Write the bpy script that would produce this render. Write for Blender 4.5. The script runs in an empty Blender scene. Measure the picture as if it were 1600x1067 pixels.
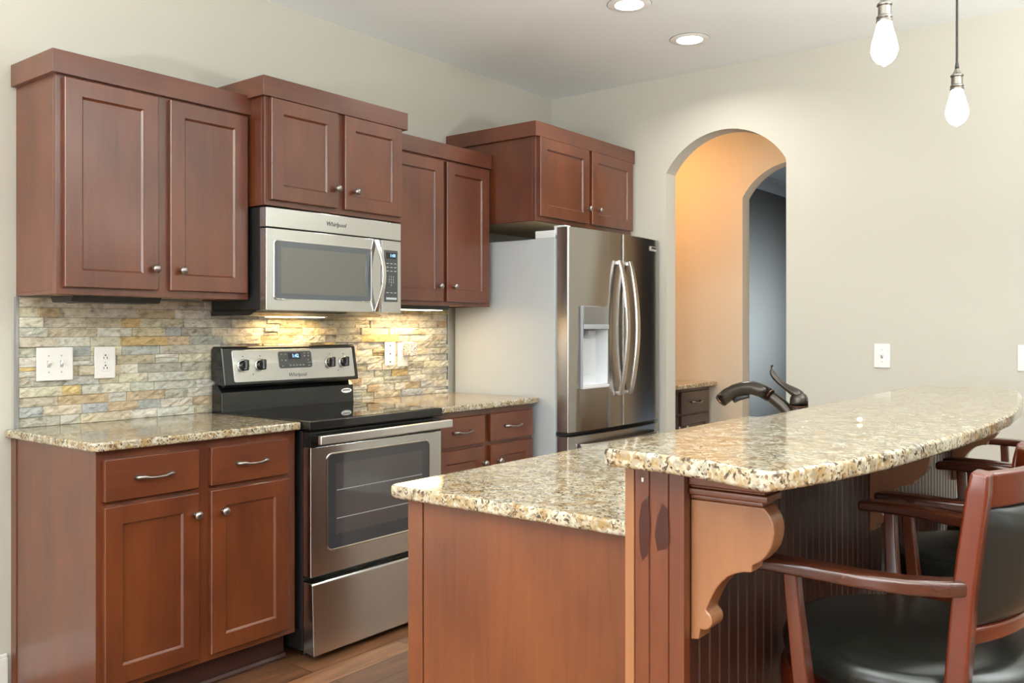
import bpy, bmesh, math, random
from mathutils import Vector, Matrix

S = bpy.context.scene
COL = S.collection
PI = math.pi
random.seed(7)

# ------------------------------------------------------------------ camera
YAW = math.radians(38.0396)
cam_d = bpy.data.cameras.new('camera')
cam = bpy.data.objects.new('camera', cam_d); COL.objects.link(cam)
cam_d.sensor_width = 36.0
cam_d.lens = 36.0 * 1375.919 / 1600
cam_d.shift_y = -(533.5 - 513.54) / 1600
cam_d.clip_start = 0.02
cam.location = (-1.3848, -3.3346, 1.2695)
cam.rotation_euler = (PI / 2, 0, YAW - PI / 2)
S.camera = cam

# ------------------------------------------------------------------ world, exposure
W = bpy.data.worlds.new('world'); S.world = W; W.use_nodes = True
bg = W.node_tree.nodes['Background']
bg.inputs[0].default_value = (0.80, 0.90, 1.0, 1); bg.inputs[1].default_value = 1.2
S.view_settings.view_transform = 'Standard'
S.view_settings.look = 'None'
S.view_settings.exposure = 0.06
S.view_settings.gamma = 1.0
S.view_settings.use_curve_mapping = False
try:
    S.cycles.use_denoising = True
    S.cycles.denoiser = 'OPENIMAGEDENOISE'
    S.cycles.max_bounces = 8
    S.cycles.sample_clamp_indirect = 6.0
    S.cycles.caustics_reflective = False
    S.cycles.caustics_refractive = False
except Exception:
    pass


def area(name, loc, rot, sx, sy, power, color=(1, 1, 1), spread=PI, parent=None, disk=False):
    d = bpy.data.lights.new(name, 'AREA')
    d.shape = 'ELLIPSE' if disk else 'RECTANGLE'
    d.size = sx; d.size_y = sy; d.energy = power; d.color = color; d.spread = spread
    o = bpy.data.objects.new(name, d); COL.objects.link(o)
    o.location = loc; o.rotation_euler = rot
    if parent:
        o.parent = parent
        o.location = Vector(loc) - wloc(parent)
    return o


# room extents
XR = 3.295          # arch wall
ZC = 2.759          # ceiling
XL, YR = -5.2, -7.4  # far left / rear walls behind the camera
HX = 4.36           # hall far wall (second arch)
WT = 0.115

# daylight through the windows of the walls behind the camera
DAY = (0.96, 0.985, 1.0)
REAR_WINDOWS = [(-3.6, 1.5), (-1.4, 1.5), (0.8, 1.5)]
LEFT_WINDOWS = [(-4.3, 1.2), (-1.5, 2.0)]
for wx, ww in REAR_WINDOWS:
    area('daylight_rear', (wx, YR - 0.02, 1.75), (math.radians(100), 0, 0), ww, 1.2, 5, DAY)
for wy, ww in LEFT_WINDOWS:
    area('daylight_left', (XL - 0.02, wy, 1.45), (math.radians(103), 0, -PI / 2), ww, 1.7, 70, DAY)
# unseen upward fill lights added behind and beside the camera to brighten the ceiling
for ux, uy in ((-2.9, -4.3), (0.9, -4.6), (-2.7, -1.9)):
    area('ceiling_fill', (ux, uy, 1.35), (PI, 0, 0), .35, .35, 230, (.97, 1.0, .97), math.radians(165), disk=True)
pl = bpy.data.lights.new('fill_above_bar', 'POINT'); pl.energy = 4.5; pl.shadow_soft_size = .03  # unseen point light added above the bar as fill, no fixture modelled
po = bpy.data.objects.new('fill_above_bar', pl); COL.objects.link(po); po.location = (.29, -2.69, 2.01)
# daylight in the dining room beyond the two arches
area('daylight_dining', (6.6, -3.35, 1.25), (PI / 2, 0, 0), 1.8, .7, 27, (0.66, 0.82, 1.0), math.radians(40))


area('hall_fill', (3.9, -3.18, 1.3), (PI / 2, 0, 0), .7, 1.6, 15, (1, .97, .92))  # neutral fill added inside the hall, its end wall has no window
area('dining_up_fill', (6.6, -1.8, .12), (PI, 0, 0), 2.2, 1.6, 9, (.66, .82, 1.0))  # upward fill added to light the dining room crown from below

# ------------------------------------------------------------------ helpers
def wloc(o):
    v = Vector((0, 0, 0))
    while o is not None:
        v += o.location
        o = o.parent
    return v


class MB:
    def __init__(self):
        self.bm = bmesh.new()

    def box(self, x0, x1, y0, y1, z0, z1, mat=0):
        v = [self.bm.verts.new(p) for p in ((x0, y0, z0), (x1, y0, z0), (x1, y1, z0), (x0, y1, z0),
                                            (x0, y0, z1), (x1, y0, z1), (x1, y1, z1), (x0, y1, z1))]
        for f in ((3, 2, 1, 0), (4, 5, 6, 7), (0, 1, 5, 4), (1, 2, 6, 5), (2, 3, 7, 6), (3, 0, 4, 7)):
            fc = self.bm.faces.new([v[i] for i in f]); fc.material_index = mat
        return v

    def prism(self, pts, axis, a0, a1):
        """extrude a 2-D polygon along an axis: 'x' (pts=y,z), 'y' (pts=x,z), 'z' (pts=x,y)"""
        def p3(p, a):
            return {'x': (a, p[0], p[1]), 'y': (p[0], a, p[1]), 'z': (p[0], p[1], a)}[axis]
        A = [self.bm.verts.new(p3(p, a0)) for p in pts]
        B = [self.bm.verts.new(p3(p, a1)) for p in pts]
        n = len(pts)
        fs = [self.bm.faces.new(A), self.bm.faces.new(B)]
        for i in range(n):
            fs.append(self.bm.faces.new((A[i], A[(i + 1) % n], B[(i + 1) % n], B[i])))
        bmesh.ops.recalc_face_normals(self.bm, faces=fs)
        return fs

    def lathe(self, prof, origin=(0, 0, 0), axis=(0, 0, 1), seg=24):
        """prof: list of (r, h) along axis"""
        ax = Vector(axis).normalized()
        t = Vector((1, 0, 0)) if abs(ax.x) < .9 else Vector((0, 1, 0))
        u = ax.cross(t).normalized(); w = ax.cross(u)
        o = Vector(origin)
        rings = []; fs = []
        for r, h in prof:
            c = o + ax * h
            if r < 1e-6:
                rings.append([self.bm.verts.new(c)])
            else:
                rings.append([self.bm.verts.new(c + (u * math.cos(2 * PI * k / seg) + w * math.sin(2 * PI * k / seg)) * r) for k in range(seg)])
        for a, b in zip(rings, rings[1:]):
            for k in range(seg):
                k2 = (k + 1) % seg
                if len(a) == 1 and len(b) == 1: continue
                if len(a) == 1: fs.append(self.bm.faces.new((a[0], b[k], b[k2])))
                elif len(b) == 1: fs.append(self.bm.faces.new((a[k], b[0], a[k2])))
                else: fs.append(self.bm.faces.new((a[k], b[k], b[k2], a[k2])))
        for r in (rings[0], rings[-1]):
            if len(r) > 2: fs.append(self.bm.faces.new(r))
        bmesh.ops.recalc_face_normals(self.bm, faces=fs)

    def tube(self, pts, rad, seg=10, sx=1.0, sy=1.0, up=(0, 0, 1)):
        """round tube along points; rad scalar or list; sx/sy squash (side, up)"""
        pts = [Vector(p) for p in pts]; n = len(pts)
        if not isinstance(rad, (list, tuple)): rad = [rad] * n
        rings = []; fs = []
        for i, p in enumerate(pts):
            d = (pts[min(i + 1, n - 1)] - pts[max(i - 1, 0)]).normalized()
            U = Vector(up)
            if abs(d.dot(U)) > .97: U = Vector((1, 0, 0))
            side = d.cross(U).normalized(); upv = side.cross(d).normalized()
            rings.append([self.bm.verts.new(p + (side * math.cos(2 * PI * k / seg) * sx + upv * math.sin(2 * PI * k / seg) * sy) * rad[i]) for k in range(seg)])
        for a, b in zip(rings, rings[1:]):
            for k in range(seg):
                fs.append(self.bm.faces.new((a[k], b[k], b[(k + 1) % seg], a[(k + 1) % seg])))
        fs.append(self.bm.faces.new(rings[0])); fs.append(self.bm.faces.new(rings[-1]))
        bmesh.ops.recalc_face_normals(self.bm, faces=fs)

    def sweep(self, pts, w, h, up=(0, 0, 1)):
        """rectangular bar along points; w = sideways, h = along up (scalars or lists)"""
        pts = [Vector(p) for p in pts]; n = len(pts)
        ws = w if isinstance(w, (list, tuple)) else [w] * n
        hs = h if isinstance(h, (list, tuple)) else [h] * n
        rings = []; fs = []
        for i, p in enumerate(pts):
            d = (pts[min(i + 1, n - 1)] - pts[max(i - 1, 0)]).normalized()
            side = d.cross(Vector(up)).normalized(); upv = side.cross(d).normalized()
            rings.append([self.bm.verts.new(p + side * a * ws[i] / 2 + upv * b * hs[i] / 2) for a, b in ((-1, -1), (1, -1), (1, 1), (-1, 1))])
        for a, b in zip(rings, rings[1:]):
            for k in range(4):
                fs.append(self.bm.faces.new((a[k], b[k], b[(k + 1) % 4], a[(k + 1) % 4])))
        fs.append(self.bm.faces.new(rings[0])); fs.append(self.bm.faces.new(rings[-1]))
        bmesh.ops.recalc_face_normals(self.bm, faces=fs)

    def panel_door(self, x0, x1, z0, z1, yf, th=.02, fr=.058, rec=.009, bev=.007):
        """shaker door facing -y: frame, sloped inner edge and recessed panel in one mesh"""
        def ring(a, y): return [self.bm.verts.new(p) for p in ((x0 + a, y, z0 + a), (x1 - a, y, z0 + a), (x1 - a, y, z1 - a), (x0 + a, y, z1 - a))]
        R = [ring(0, yf + th), ring(0, yf + .0025), ring(.0025, yf), ring(fr, yf), ring(fr + .0005, yf + .003), ring(fr + bev, yf + rec)]
        fs = [self.bm.faces.new(R[0]), self.bm.faces.new(R[-1])]
        for a, b in zip(R, R[1:]):
            for k in range(4):
                fs.append(self.bm.faces.new((a[k], a[(k + 1) % 4], b[(k + 1) % 4], b[k])))
        bmesh.ops.recalc_face_normals(self.bm, faces=fs)

    def build(self, name, mat, parent=None, bevel=0, seg=2, smooth=False, subsurf=0, loc=None):
        off = wloc(parent) if parent else Vector((0, 0, 0))
        base = off
        if loc is not None:
            base = Vector(loc)
        bmesh.ops.translate(self.bm, verts=self.bm.verts, vec=-base)
        me = bpy.data.meshes.new(name); self.bm.to_mesh(me); self.bm.free()
        for m in (mat if isinstance(mat, (list, tuple)) else [mat]): me.materials.append(m)
        o = bpy.data.objects.new(name, me); COL.objects.link(o)
        if parent: o.parent = parent
        if loc is not None: o.location = base - off
        if bevel:
            b = o.modifiers.new('bevel', 'BEVEL'); b.width = bevel; b.segments = seg; b.limit_method = 'ANGLE'; b.angle_limit = math.radians(35)
        if subsurf:
            s = o.modifiers.new('sub', 'SUBSURF'); s.levels = subsurf; s.render_levels = subsurf
        if smooth or bevel:
            for p in me.polygons: p.use_smooth = True
            try:
                o.modifiers.new('wn', 'WEIGHTED_NORMAL').keep_sharp = True
            except Exception: pass
            if not smooth:
                pass
        return o


def thing(name, label, cat, loc, group=None):
    o = bpy.data.objects.new(name, None); COL.objects.link(o)
    o.location = loc; o.empty_display_size = .05
    return tag(o, label, cat, group)


def tag(o, label, cat, group=None):
    o['label'] = label; o['category'] = cat
    if group: o['group'] = group
    return o


def struct(o):
    o['kind'] = 'structure'; return o


def bx(name, mat, parent, *b, bevel=0, **k):
    m = MB(); m.box(*b); return m.build(name, mat, parent, bevel=bevel, **k)


def text(name, body, size, loc, mat, parent, rot=(PI / 2, 0, 0), shear=0, align='CENTER'):
    c = bpy.data.curves.new(name, 'FONT'); c.body = body; c.size = size
    c.align_x = align; c.align_y = 'CENTER'; c.extrude = .0003; c.shear = shear
    c.resolution_u = 2
    c.materials.append(mat)
    o = bpy.data.objects.new(name, c); COL.objects.link(o)
    bpy.context.view_layer.update()
    me = bpy.data.meshes.new_from_object(o.evaluated_get(bpy.context.evaluated_depsgraph_get()))
    me.name = name; bpy.data.objects.remove(o); bpy.data.curves.remove(c)
    if not me.materials: me.materials.append(mat)
    o = bpy.data.objects.new(name, me); COL.objects.link(o)
    o.parent = parent; o.location = Vector(loc) - wloc(parent); o.rotation_euler = rot
    return o


def rrect(x0, x1, z0, z1, r, n=5):
    P = []
    for cx, cz, a0 in ((x1 - r, z1 - r, 0), (x0 + r, z1 - r, 90), (x0 + r, z0 + r, 180), (x1 - r, z0 + r, 270)):
        for k in range(n + 1):
            a = math.radians(a0 + 90 * k / n); P.append((cx + r * math.cos(a), cz + r * math.sin(a)))
    return P


# ------------------------------------------------------------------ materials
def mat(name, color=(.8, .8, .8), rough=.5, metal=0, coat=0, coat_rough=.05, emit=None, estr=0, spec=.5, aniso=0, trans=0):
    m = bpy.data.materials.new(name); m.use_nodes = True
    b = m.node_tree.nodes['Principled BSDF']
    b.inputs['Base Color'].default_value = (*color, 1)
    b.inputs['Roughness'].default_value = rough
    b.inputs['Metallic'].default_value = metal
    b.inputs['Coat Weight'].default_value = coat
    b.inputs['Coat Roughness'].default_value = coat_rough
    b.inputs['Specular IOR Level'].default_value = spec
    b.inputs['Transmission Weight'].default_value = trans
    if emit:
        b.inputs['Emission Color'].default_value = (*emit, 1); b.inputs['Emission Strength'].default_value = estr
    return m


def nodes(m): return m.node_tree.nodes, m.node_tree.links, m.node_tree.nodes['Principled BSDF']


def coords(m, scale, rot=(0, 0, 0), kind='Object'):
    N, L, B = nodes(m)
    tc = N.new('ShaderNodeTexCoord'); mp = N.new('ShaderNodeMapping')
    mp.inputs['Scale'].default_value = scale; mp.inputs['Rotation'].default_value = rot
    L.new(tc.outputs[kind], mp.inputs['Vector'])
    return mp


def noise(m, vec, scale, detail=4, rough=.55, dist=0):
    N, L, B = nodes(m)
    n = N.new('ShaderNodeTexNoise'); n.inputs['Scale'].default_value = scale; n.inputs['Detail'].default_value = detail
    n.inputs['Roughness'].default_value = rough; n.inputs['Distortion'].default_value = dist
    L.new(vec.outputs[0], n.inputs['Vector']); return n


def ramp(m, src, stops, interp='LINEAR'):
    N, L, B = nodes(m)
    r = N.new('ShaderNodeValToRGB'); r.color_ramp.interpolation = interp
    e = r.color_ramp.elements
    while len(e) < len(stops): e.new(.5)
    for el, (p, c) in zip(e, stops):
        el.position = p; el.color = (*c, 1) if len(c) == 3 else c
    L.new(src, r.inputs[0]); return r


def mix(m, fac, a, b, blend='MIX'):
    N, L, B = nodes(m)
    x = N.new('ShaderNodeMix'); x.data_type = 'RGBA'; x.blend_type = blend
    for inp, v in ((0, fac), (6, a), (7, b)):
        if isinstance(v, (int, float)): x.inputs[inp].default_value = v
        elif isinstance(v, tuple): x.inputs[inp].default_value = (*v, 1)
        else: L.new(v, x.inputs[inp])
    return x.outputs[2]


def bump(m, src, strength, dist=.001):
    N, L, B = nodes(m)
    b = N.new('ShaderNodeBump'); b.inputs['Strength'].default_value = strength; b.inputs['Distance'].default_value = dist
    L.new(src, b.inputs['Height']); L.new(b.outputs[0], B.inputs['Normal'])


def wood(name, light, dark, grain='z', rough=.40, coat=.65, blot=.68):
    m = mat(name, rough=rough, coat=coat, coat_rough=.22)
    m.node_tree.nodes['Principled BSDF'].inputs['Coat IOR'].default_value = 1.58
    N, L, B = nodes(m)
    sc = {'z': (1, 1, .07), 'x': (.07, 1, 1), 'y': (1, .07, 1)}[grain]
    n1 = noise(m, coords(m, sc), 70, 5, .6, .3)
    n2 = noise(m, coords(m, {'z': (1, 1, .45), 'x': (.45, 1, 1), 'y': (1, .45, 1)}[grain]), 6, 3, .5, .4)
    mid = tuple((a + b) / 2 for a, b in zip(light, dark))
    r1 = ramp(m, n1.outputs[0], [(.3, dark), (.5, mid), (.72, light)])
    r2 = ramp(m, n2.outputs[0], [(.3, dark), (.7, light)])
    L.new(mix(m, blot, r1.outputs[0], r2.outputs[0]), B.inputs['Base Color'])
    bump(m, n1.outputs[0], .04)
    return m


CH_L, CH_D = (.142, .0335, .0070), (.064, .0112, .0024)
M = {}
M['wood_v'] = wood('cherry_wood_upright', CH_L, CH_D, 'z')
M['wood_h'] = wood('cherry_wood_level', CH_L, CH_D, 'x')
M['wood_y'] = wood('cherry_wood_depth', CH_L, CH_D, 'y')
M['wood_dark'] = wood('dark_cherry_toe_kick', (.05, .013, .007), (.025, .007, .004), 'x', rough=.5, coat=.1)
M['wood_isl'] = wood('island_cherry_wood', (.175, .048, .0115), (.085, .019, .0045), 'z', blot=.62)
M['wood_corbel'] = wood('corbel_cherry_wood', (.285, .122, .047), (.205, .076, .027), 'z', blot=.7)
M['wood_stool'] = wood('stool_red_brown_wood', (.115, .0155, .0020), (.055, .0065, .001), 'z', rough=.26, coat=.4)
M['wood_arm'] = wood('stool_worn_wood', (.085, .021, .009), (.030, .007, .0035), 'y', rough=.22, coat=.5, blot=.85)
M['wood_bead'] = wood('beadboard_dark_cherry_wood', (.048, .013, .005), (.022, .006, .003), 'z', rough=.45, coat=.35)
M['wood_post'] = wood('stool_worn_upright_wood', (.115, .026, .009), (.045, .009, .0035), 'z', rough=.25, coat=.4, blot=.8)
M['wood_hall'] = wood('pantry_dark_wood', (.060, .024, .015), (.035, .013, .008), 'z')
M['stain'] = mat('dark_stain_on_wood', (.040, .007, .003), .35)
M['cab_under'] = mat('cabinet_maple_underside', (.62, .47, .29), .6)
M['cab_inside'] = mat('shadow_gap_black', (.006, .005, .004), .8)


def granite(name, base_shift=(1, 1, 1), scale=1.0):
    m = mat(name, rough=.09, spec=.40)
    N, L, B = nodes(m)
    v = coords(m, (scale,) * 3)
    nd = noise(m, v, 30, 3)
    # warp the cells a little
    add = N.new('ShaderNodeVectorMath'); add.operation = 'MULTIPLY_ADD'
    L.new(nd.outputs[1], add.inputs[0]); add.inputs[1].default_value = (.025,) * 3; L.new(v.outputs[0], add.inputs[2])
    vor = N.new('ShaderNodeTexVoronoi'); vor.inputs['Scale'].default_value = 105
    L.new(add.outputs[0], vor.inputs['Vector'])
    sep = N.new('ShaderNodeSeparateColor'); L.new(vor.outputs['Color'], sep.inputs[0])
    s = base_shift
    c = lambda *k: tuple(a * b for a, b in zip(k, s))
    base = ramp(m, sep.outputs[0], [(0, c(.76, .70, .55)), (.30, c(.68, .62, .49)), (.5, c(.62, .52, .35)), (.66, c(.76, .73, .63)), (.82, c(.52, .50, .44)), (.92, c(.46, .34, .20))], 'CONSTANT')
    n2 = noise(m, v, 24, 6, .7)
    tan = ramp(m, n2.outputs[0], [(.47, (0, 0, 0)), (.62, (1, 1, 1))])
    col = mix(m, tan.outputs[0], base.outputs[0], c(.46, .31, .14))
    ng = noise(m, v, 31, 5, .7, .3)
    gry = ramp(m, ng.outputs[0], [(.54, (0, 0, 0)), (.64, (.85, .85, .85))])
    col = mix(m, gry.outputs[0], col, c(.36, .32, .28))
    nw = noise(m, v, 43, 4, .65, .2)
    wht = ramp(m, nw.outputs[0], [(.57, (0, 0, 0)), (.66, (.9, .9, .9))])
    col = mix(m, wht.outputs[0], col, c(.84, .84, .77))
    vor2 = N.new('ShaderNodeTexVoronoi'); vor2.inputs['Scale'].default_value = 210
    L.new(add.outputs[0], vor2.inputs['Vector'])
    sep2 = N.new('ShaderNodeSeparateColor'); L.new(vor2.outputs['Color'], sep2.inputs[0])
    n3 = noise(m, v, 38, 5, .75)
    mul = N.new('ShaderNodeMath'); mul.operation = 'MULTIPLY'
    L.new(sep2.outputs[1], mul.inputs[0]); L.new(n3.outputs[0], mul.inputs[1])
    br = ramp(m, mul.outputs[0], [(.35, (0, 0, 0)), (.41, (.9, .9, .9))])
    col = mix(m, br.outputs[0], col, c(.22, .13, .065))
    bk = ramp(m, mul.outputs[0], [(.455, (0, 0, 0)), (.49, (.92, .92, .92))])
    col = mix(m, bk.outputs[0], col, (.045, .035, .028))
    L.new(col, B.inputs['Base Color'])
    return m


M['granite'] = granite('speckled_cream_granite', (.64, .62, .575))
M['granite_hall'] = granite('speckled_cream_granite_pantry', (.85, .78, .66))


def paint(name, col, rough=.85):
    m = mat(name, col, rough, spec=.3)
    N, L, B = nodes(m)
    n = noise(m, coords(m, (1, 1, 1)), 180, 2)
    bump(m, n.outputs[0], .05, .0006)
    return m


M['wall'] = paint('cream_wall_paint', (.54, .522, .455))
M['ceil'] = paint('ceiling_white_paint', (.89, .94, .945))
M['wall_hall'] = paint('pantry_wall_paint', (.72, .65, .52))
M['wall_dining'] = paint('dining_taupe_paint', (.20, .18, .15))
M['white'] = mat('white_trim_paint', (.80, .80, .77), .4)
M['plate'] = mat('white_switch_plastic', (.86, .85, .82), .35)
M['plate_dark'] = mat('outlet_slot_dark', (.02, .02, .02), .5)


def steel(name, col, rough, aniso=.75, rot=0.0, grain='x'):
    m = mat(name, col, rough, 1)
    N, L, B = nodes(m)
    B.inputs['Anisotropic'].default_value = aniso
    B.inputs['Anisotropic Rotation'].default_value = rot
    t = N.new('ShaderNodeTangent'); t.direction_type = 'RADIAL'; t.axis = 'Z'
    L.new(t.outputs[0], B.inputs['Tangent'])
    return m


M['steel'] = steel('brushed_stainless', (.64, .645, .645), .20, .85, .25)
M['steel_fridge'] = steel('brushed_fridge_stainless', (.42, .40, .375), .24, .6, .25)
M['steel_handle'] = mat('satin_range_handle', (.80, .80, .79), .34, 1)
M['steel_bar'] = mat('polished_handle_steel', (.74, .73, .71), .16, 1)
M['nickel'] = mat('brushed_nickel_hardware', (.30, .27, .25), .30, 1)
M['black_gloss'] = mat('black_enamel', (.008, .008, .008), .16, coat=.1)
M['black_glass'] = mat('black_ceramic_glass', (.008, .008, .008), .03, spec=.6)
M['black_matte'] = mat('black_plastic', (.012, .012, .012), .45)
M['oven_glass'] = mat('dark_oven_glass', (.035, .035, .038), .04, spec=.8)
M['oven_inner'] = mat('oven_inner_glass', (.055, .048, .046), .05, spec=.8)
M['mw_glass'] = mat('grey_microwave_glass', (.085, .095, .105), .06, spec=.8)
M['mw_mesh'] = mat('microwave_screen_mesh', (.125, .125, .112), .09, spec=.8)
M['panel_grey'] = mat('grey_control_glass', (.065, .068, .072), .15)
M['display'] = mat('dark_display', (.015, .015, .02), .1)
M['digits'] = mat('blue_display_digits', (.2, .5, 1), .5, emit=(.35, .65, 1.0), estr=2.2)
M['print'] = mat('grey_button_print', (.5, .52, .54), .5)
M['logo'] = mat('dark_logo_print', (.09, .09, .09), .4)
M['fridge_side'] = mat('light_grey_fridge_side', (.46, .49, .505), .38)
M['fridge_white'] = mat('white_grey_plastic', (.72, .74, .76), .4)
M['gasket'] = mat('grey_gasket', (.36, .38, .40), .6)
M['bronze'] = mat('oil_rubbed_bronze', (.045, .036, .030), .25, .75)
M['bronze_edge'] = mat('worn_bronze_edge', (.11, .055, .032), .3, .9)
M['leather'] = mat('black_green_leather', (.011, .0115, .0095), .25, coat=0, spec=.45)
n_ = noise(M['leather'], coords(M['leather'], (1, 1, 1)), 260, 3); bump(M['leather'], n_.outputs[0], .10, .0008)
M['socket'] = mat('antique_nickel_socket', (.22, .20, .18), .3, 1)
M['cord'] = mat('black_fabric_cord', (.018, .016, .014), .7)
M['bulb'] = mat('lit_bulb_glass', (1, 1, 1), .2, emit=(1, .98, .96), estr=50)
M['lens'] = mat('lit_downlight_lens', (1, 1, 1), .3, emit=(1, .97, .93), estr=9)
M['lamp_warm'] = mat('lit_warm_lens', (1, 1, 1), .3, emit=(1, .80, .50), estr=9)
M['white_metal'] = mat('white_downlight_trim', (.90, .90, .88), .4)
M['alu'] = mat('aluminium_edge_trim', (.60, .62, .64), .3, 1)
M['mosaic'] = mat('mosaic_plug_in', (.6, .6, .6), .25)
_m = M['mosaic']; N_, L_, B_ = nodes(_m)
_v = N_.new('ShaderNodeTexVoronoi'); _v.inputs['Scale'].default_value = 260
L_.new(coords(_m, (1, 1, 1)).outputs[0], _v.inputs['Vector'])
_s = N_.new('ShaderNodeSeparateColor'); L_.new(_v.outputs['Color'], _s.inputs[0])
L_.new(ramp(_m, _s.outputs[0], [(0, (.62, .62, .60)), (.4, (.10, .14, .20)), (.6, (.75, .72, .66)), (.78, (.30, .38, .46)), (.9, (.45, .20, .12))], 'CONSTANT').outputs[0], B_.inputs['Base Color'])

# stone ledger: each stone carries its own colour attribute
M['stone'] = mat('split_face_stone', rough=.8, spec=.3)
_m = M['stone']; N_, L_, B_ = nodes(_m)
_a = N_.new('ShaderNodeAttribute'); _a.attribute_name = 'stone'
_n = noise(_m, coords(_m, (1, 1, 1.8)), 34, 6, .65, .4)
_r = ramp(_m, _n.outputs[0], [(.32, (.36, .33, .29)), (.50, (.92, .92, .92)), (.70, (1.2, 1.18, 1.13))])
_c = mix(_m, .75, _a.outputs['Color'], _r.outputs[0], 'MULTIPLY')
_n2 = noise(_m, coords(_m, (1, 1, 1)), 11, 3, .6)
_r2 = ramp(_m, _n2.outputs[0], [(.58, (0, 0, 0)), (.72, (1, 1, 1))])
_f = N_.new('ShaderNodeMath'); _f.operation = 'MULTIPLY'; _f.inputs[1].default_value = .28
L_.new(_r2.outputs[0], _f.inputs[0])
L_.new(mix(_m, _f.outputs[0], _c, (.56, .36, .15)), B_.inputs['Base Color'])
_n3 = noise(_m, coords(_m, (1, 1, 2)), 120, 4, .6); bump(_m, _n3.outputs[0], .8, .004)

# floor planks run along x
M['floor'] = mat('dark_walnut_planks', rough=.30, coat=.15)
_m = M['floor']; N_, L_, B_ = nodes(_m)
_bk = N_.new('ShaderNodeTexBrick'); _bk.offset = .37
for k, v in (('Scale', 1.0), ('Mortar Size', .0022), ('Brick Width', 1.15), ('Row Height', .125)): _bk.inputs[k].default_value = v
_bk.inputs['Color1'].default_value = (.22, .10, .046, 1); _bk.inputs['Color2'].default_value = (.10, .044, .021, 1); _bk.inputs['Mortar'].default_value = (.012, .006, .004, 1)
L_.new(coords(_m, (1, 1, 1)).outputs[0], _bk.inputs['Vector'])
_n = noise(_m, coords(_m, (.12, 1, 1)), 26, 6, .65, .6)
_r = ramp(_m, _n.outputs[0], [(.3, (.55, .52, .5)), (.6, (1.5, 1.45, 1.4))])
L_.new(mix(_m, .8, _bk.outputs[0], _r.outputs[0], 'MULTIPLY'), B_.inputs['Base Color'])
bump(_m, _bk.outputs[1], -.3, .002)

# ------------------------------------------------------------------ setting
m = MB(); m.box(XL - .2, 10.2, YR - .2, .3, -.06, 0); struct(m.build('floor', M['floor']))
m = MB(); m.box(XL - .2, 10.2, YR - .2, .3, ZC, ZC + .08); struct(m.build('ceiling', M['ceil']))
m = MB(); m.box(XL, XR + WT, 0, .12, 0, ZC); struct(m.build('wall_back', M['wall']))


def arch_wall(name, x0, x1, ya, yb, zs, zt, y0, y1, mt):
    """wall in the y-z plane with a segmental-arch opening between ya (higher y) and yb"""
    hw = (ya - yb) / 2; rise = zt - zs
    R = (hw * hw + rise * rise) / (2 * rise); cy = (ya + yb) / 2; cz = zt - R
    a0 = math.asin(hw / R)
    pts = [(y1, 0), (y1, ZC), (y0, ZC), (y0, 0), (yb, 0)]
    for k in range(33):
        a = -a0 + 2 * a0 * k / 32
        pts.append((cy + R * math.sin(a), cz + R * math.cos(a)))
    pts.append((ya, 0))
    mm = MB(); mm.prism(pts, 'x', x0, x1)
    return struct(mm.build(name, mt))


arch_wall('wall_right', XR, XR + WT, -.835, -1.562, 2.192, 2.402, YR, 0, M['wall'])
arch_wall('wall_hall', HX, HX + WT, -.852, -1.580, 2.170, 2.385, -3.2, 0, M['wall_hall'])
m = MB(); m.box(XR + WT, HX + WT, 0, .12, 0, ZC); struct(m.build('wall_hall_back', M['wall_hall']))
m = MB(); m.box(XR + WT, HX + WT, -3.32, -3.2, 0, ZC); struct(m.build('wall_hall_front', M['wall_hall']))
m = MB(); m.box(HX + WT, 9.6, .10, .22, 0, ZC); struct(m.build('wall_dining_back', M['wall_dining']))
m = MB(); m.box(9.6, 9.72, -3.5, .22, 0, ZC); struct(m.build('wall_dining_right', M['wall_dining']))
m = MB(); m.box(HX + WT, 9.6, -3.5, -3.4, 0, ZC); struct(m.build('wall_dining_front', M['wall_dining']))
# crown moulding of the dining room
m = MB(); m.prism([(.10, ZC), (.10, ZC - .115), (.085, ZC - .115), (.08, ZC - .085), (.045, ZC - .04), (.02, ZC - .03), (.01, ZC - .012), (-.005, ZC)], 'x', HX + WT, 9.6)
struct(m.build('trim_1', M['white']))


def window_wall(name, axis, pos, thick, lo, hi, wins, z0=.60, z1=2.30):
    mm = MB()
    def b(a0, a1, za, zb):
        if axis == 'y': mm.box(a0, a1, pos - thick, pos, za, zb)
        else: mm.box(pos - thick, pos, a0, a1, za, zb)
    cur = lo
    for c, w in sorted(wins):
        b(cur, c - w / 2, 0, ZC); b(c - w / 2, c + w / 2, 0, z0); b(c - w / 2, c + w / 2, z1, ZC); cur = c + w / 2
    b(cur, hi, 0, ZC)
    return struct(mm.build(name, M['wall']))


window_wall('wall_rear', 'y', YR, .12, XL, XR + WT, REAR_WINDOWS)
window_wall('wall_left', 'x', XL, .12, YR, .12, LEFT_WINDOWS)
wi = 1
for axis, pos, wins in (('y', YR, REAR_WINDOWS), ('x', XL, LEFT_WINDOWS)):
    for c, w in wins:
        mm = MB()
        def b(a0, a1, za, zb, d0, d1):
            if axis == 'y': mm.box(a0, a1, pos + d0, pos + d1, za, zb)
            else: mm.box(pos + d0, pos + d1, a0, a1, za, zb)
        a0, a1 = c - w / 2, c + w / 2
        for q in ((a0 - .08, a0, .52, 2.38), (a1, a1 + .08, .52, 2.38)): b(*q, 0, .02)
        b(a0 - .08, a1 + .08, 2.30, 2.38, 0, .022); b(a0 - .08, a1 + .08, .52, .60, 0, .022)
        b(a0, a1, 1.43, 1.47, .0, .03)
        struct(mm.build('window_%d' % wi, M['white'])); wi += 1
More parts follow.
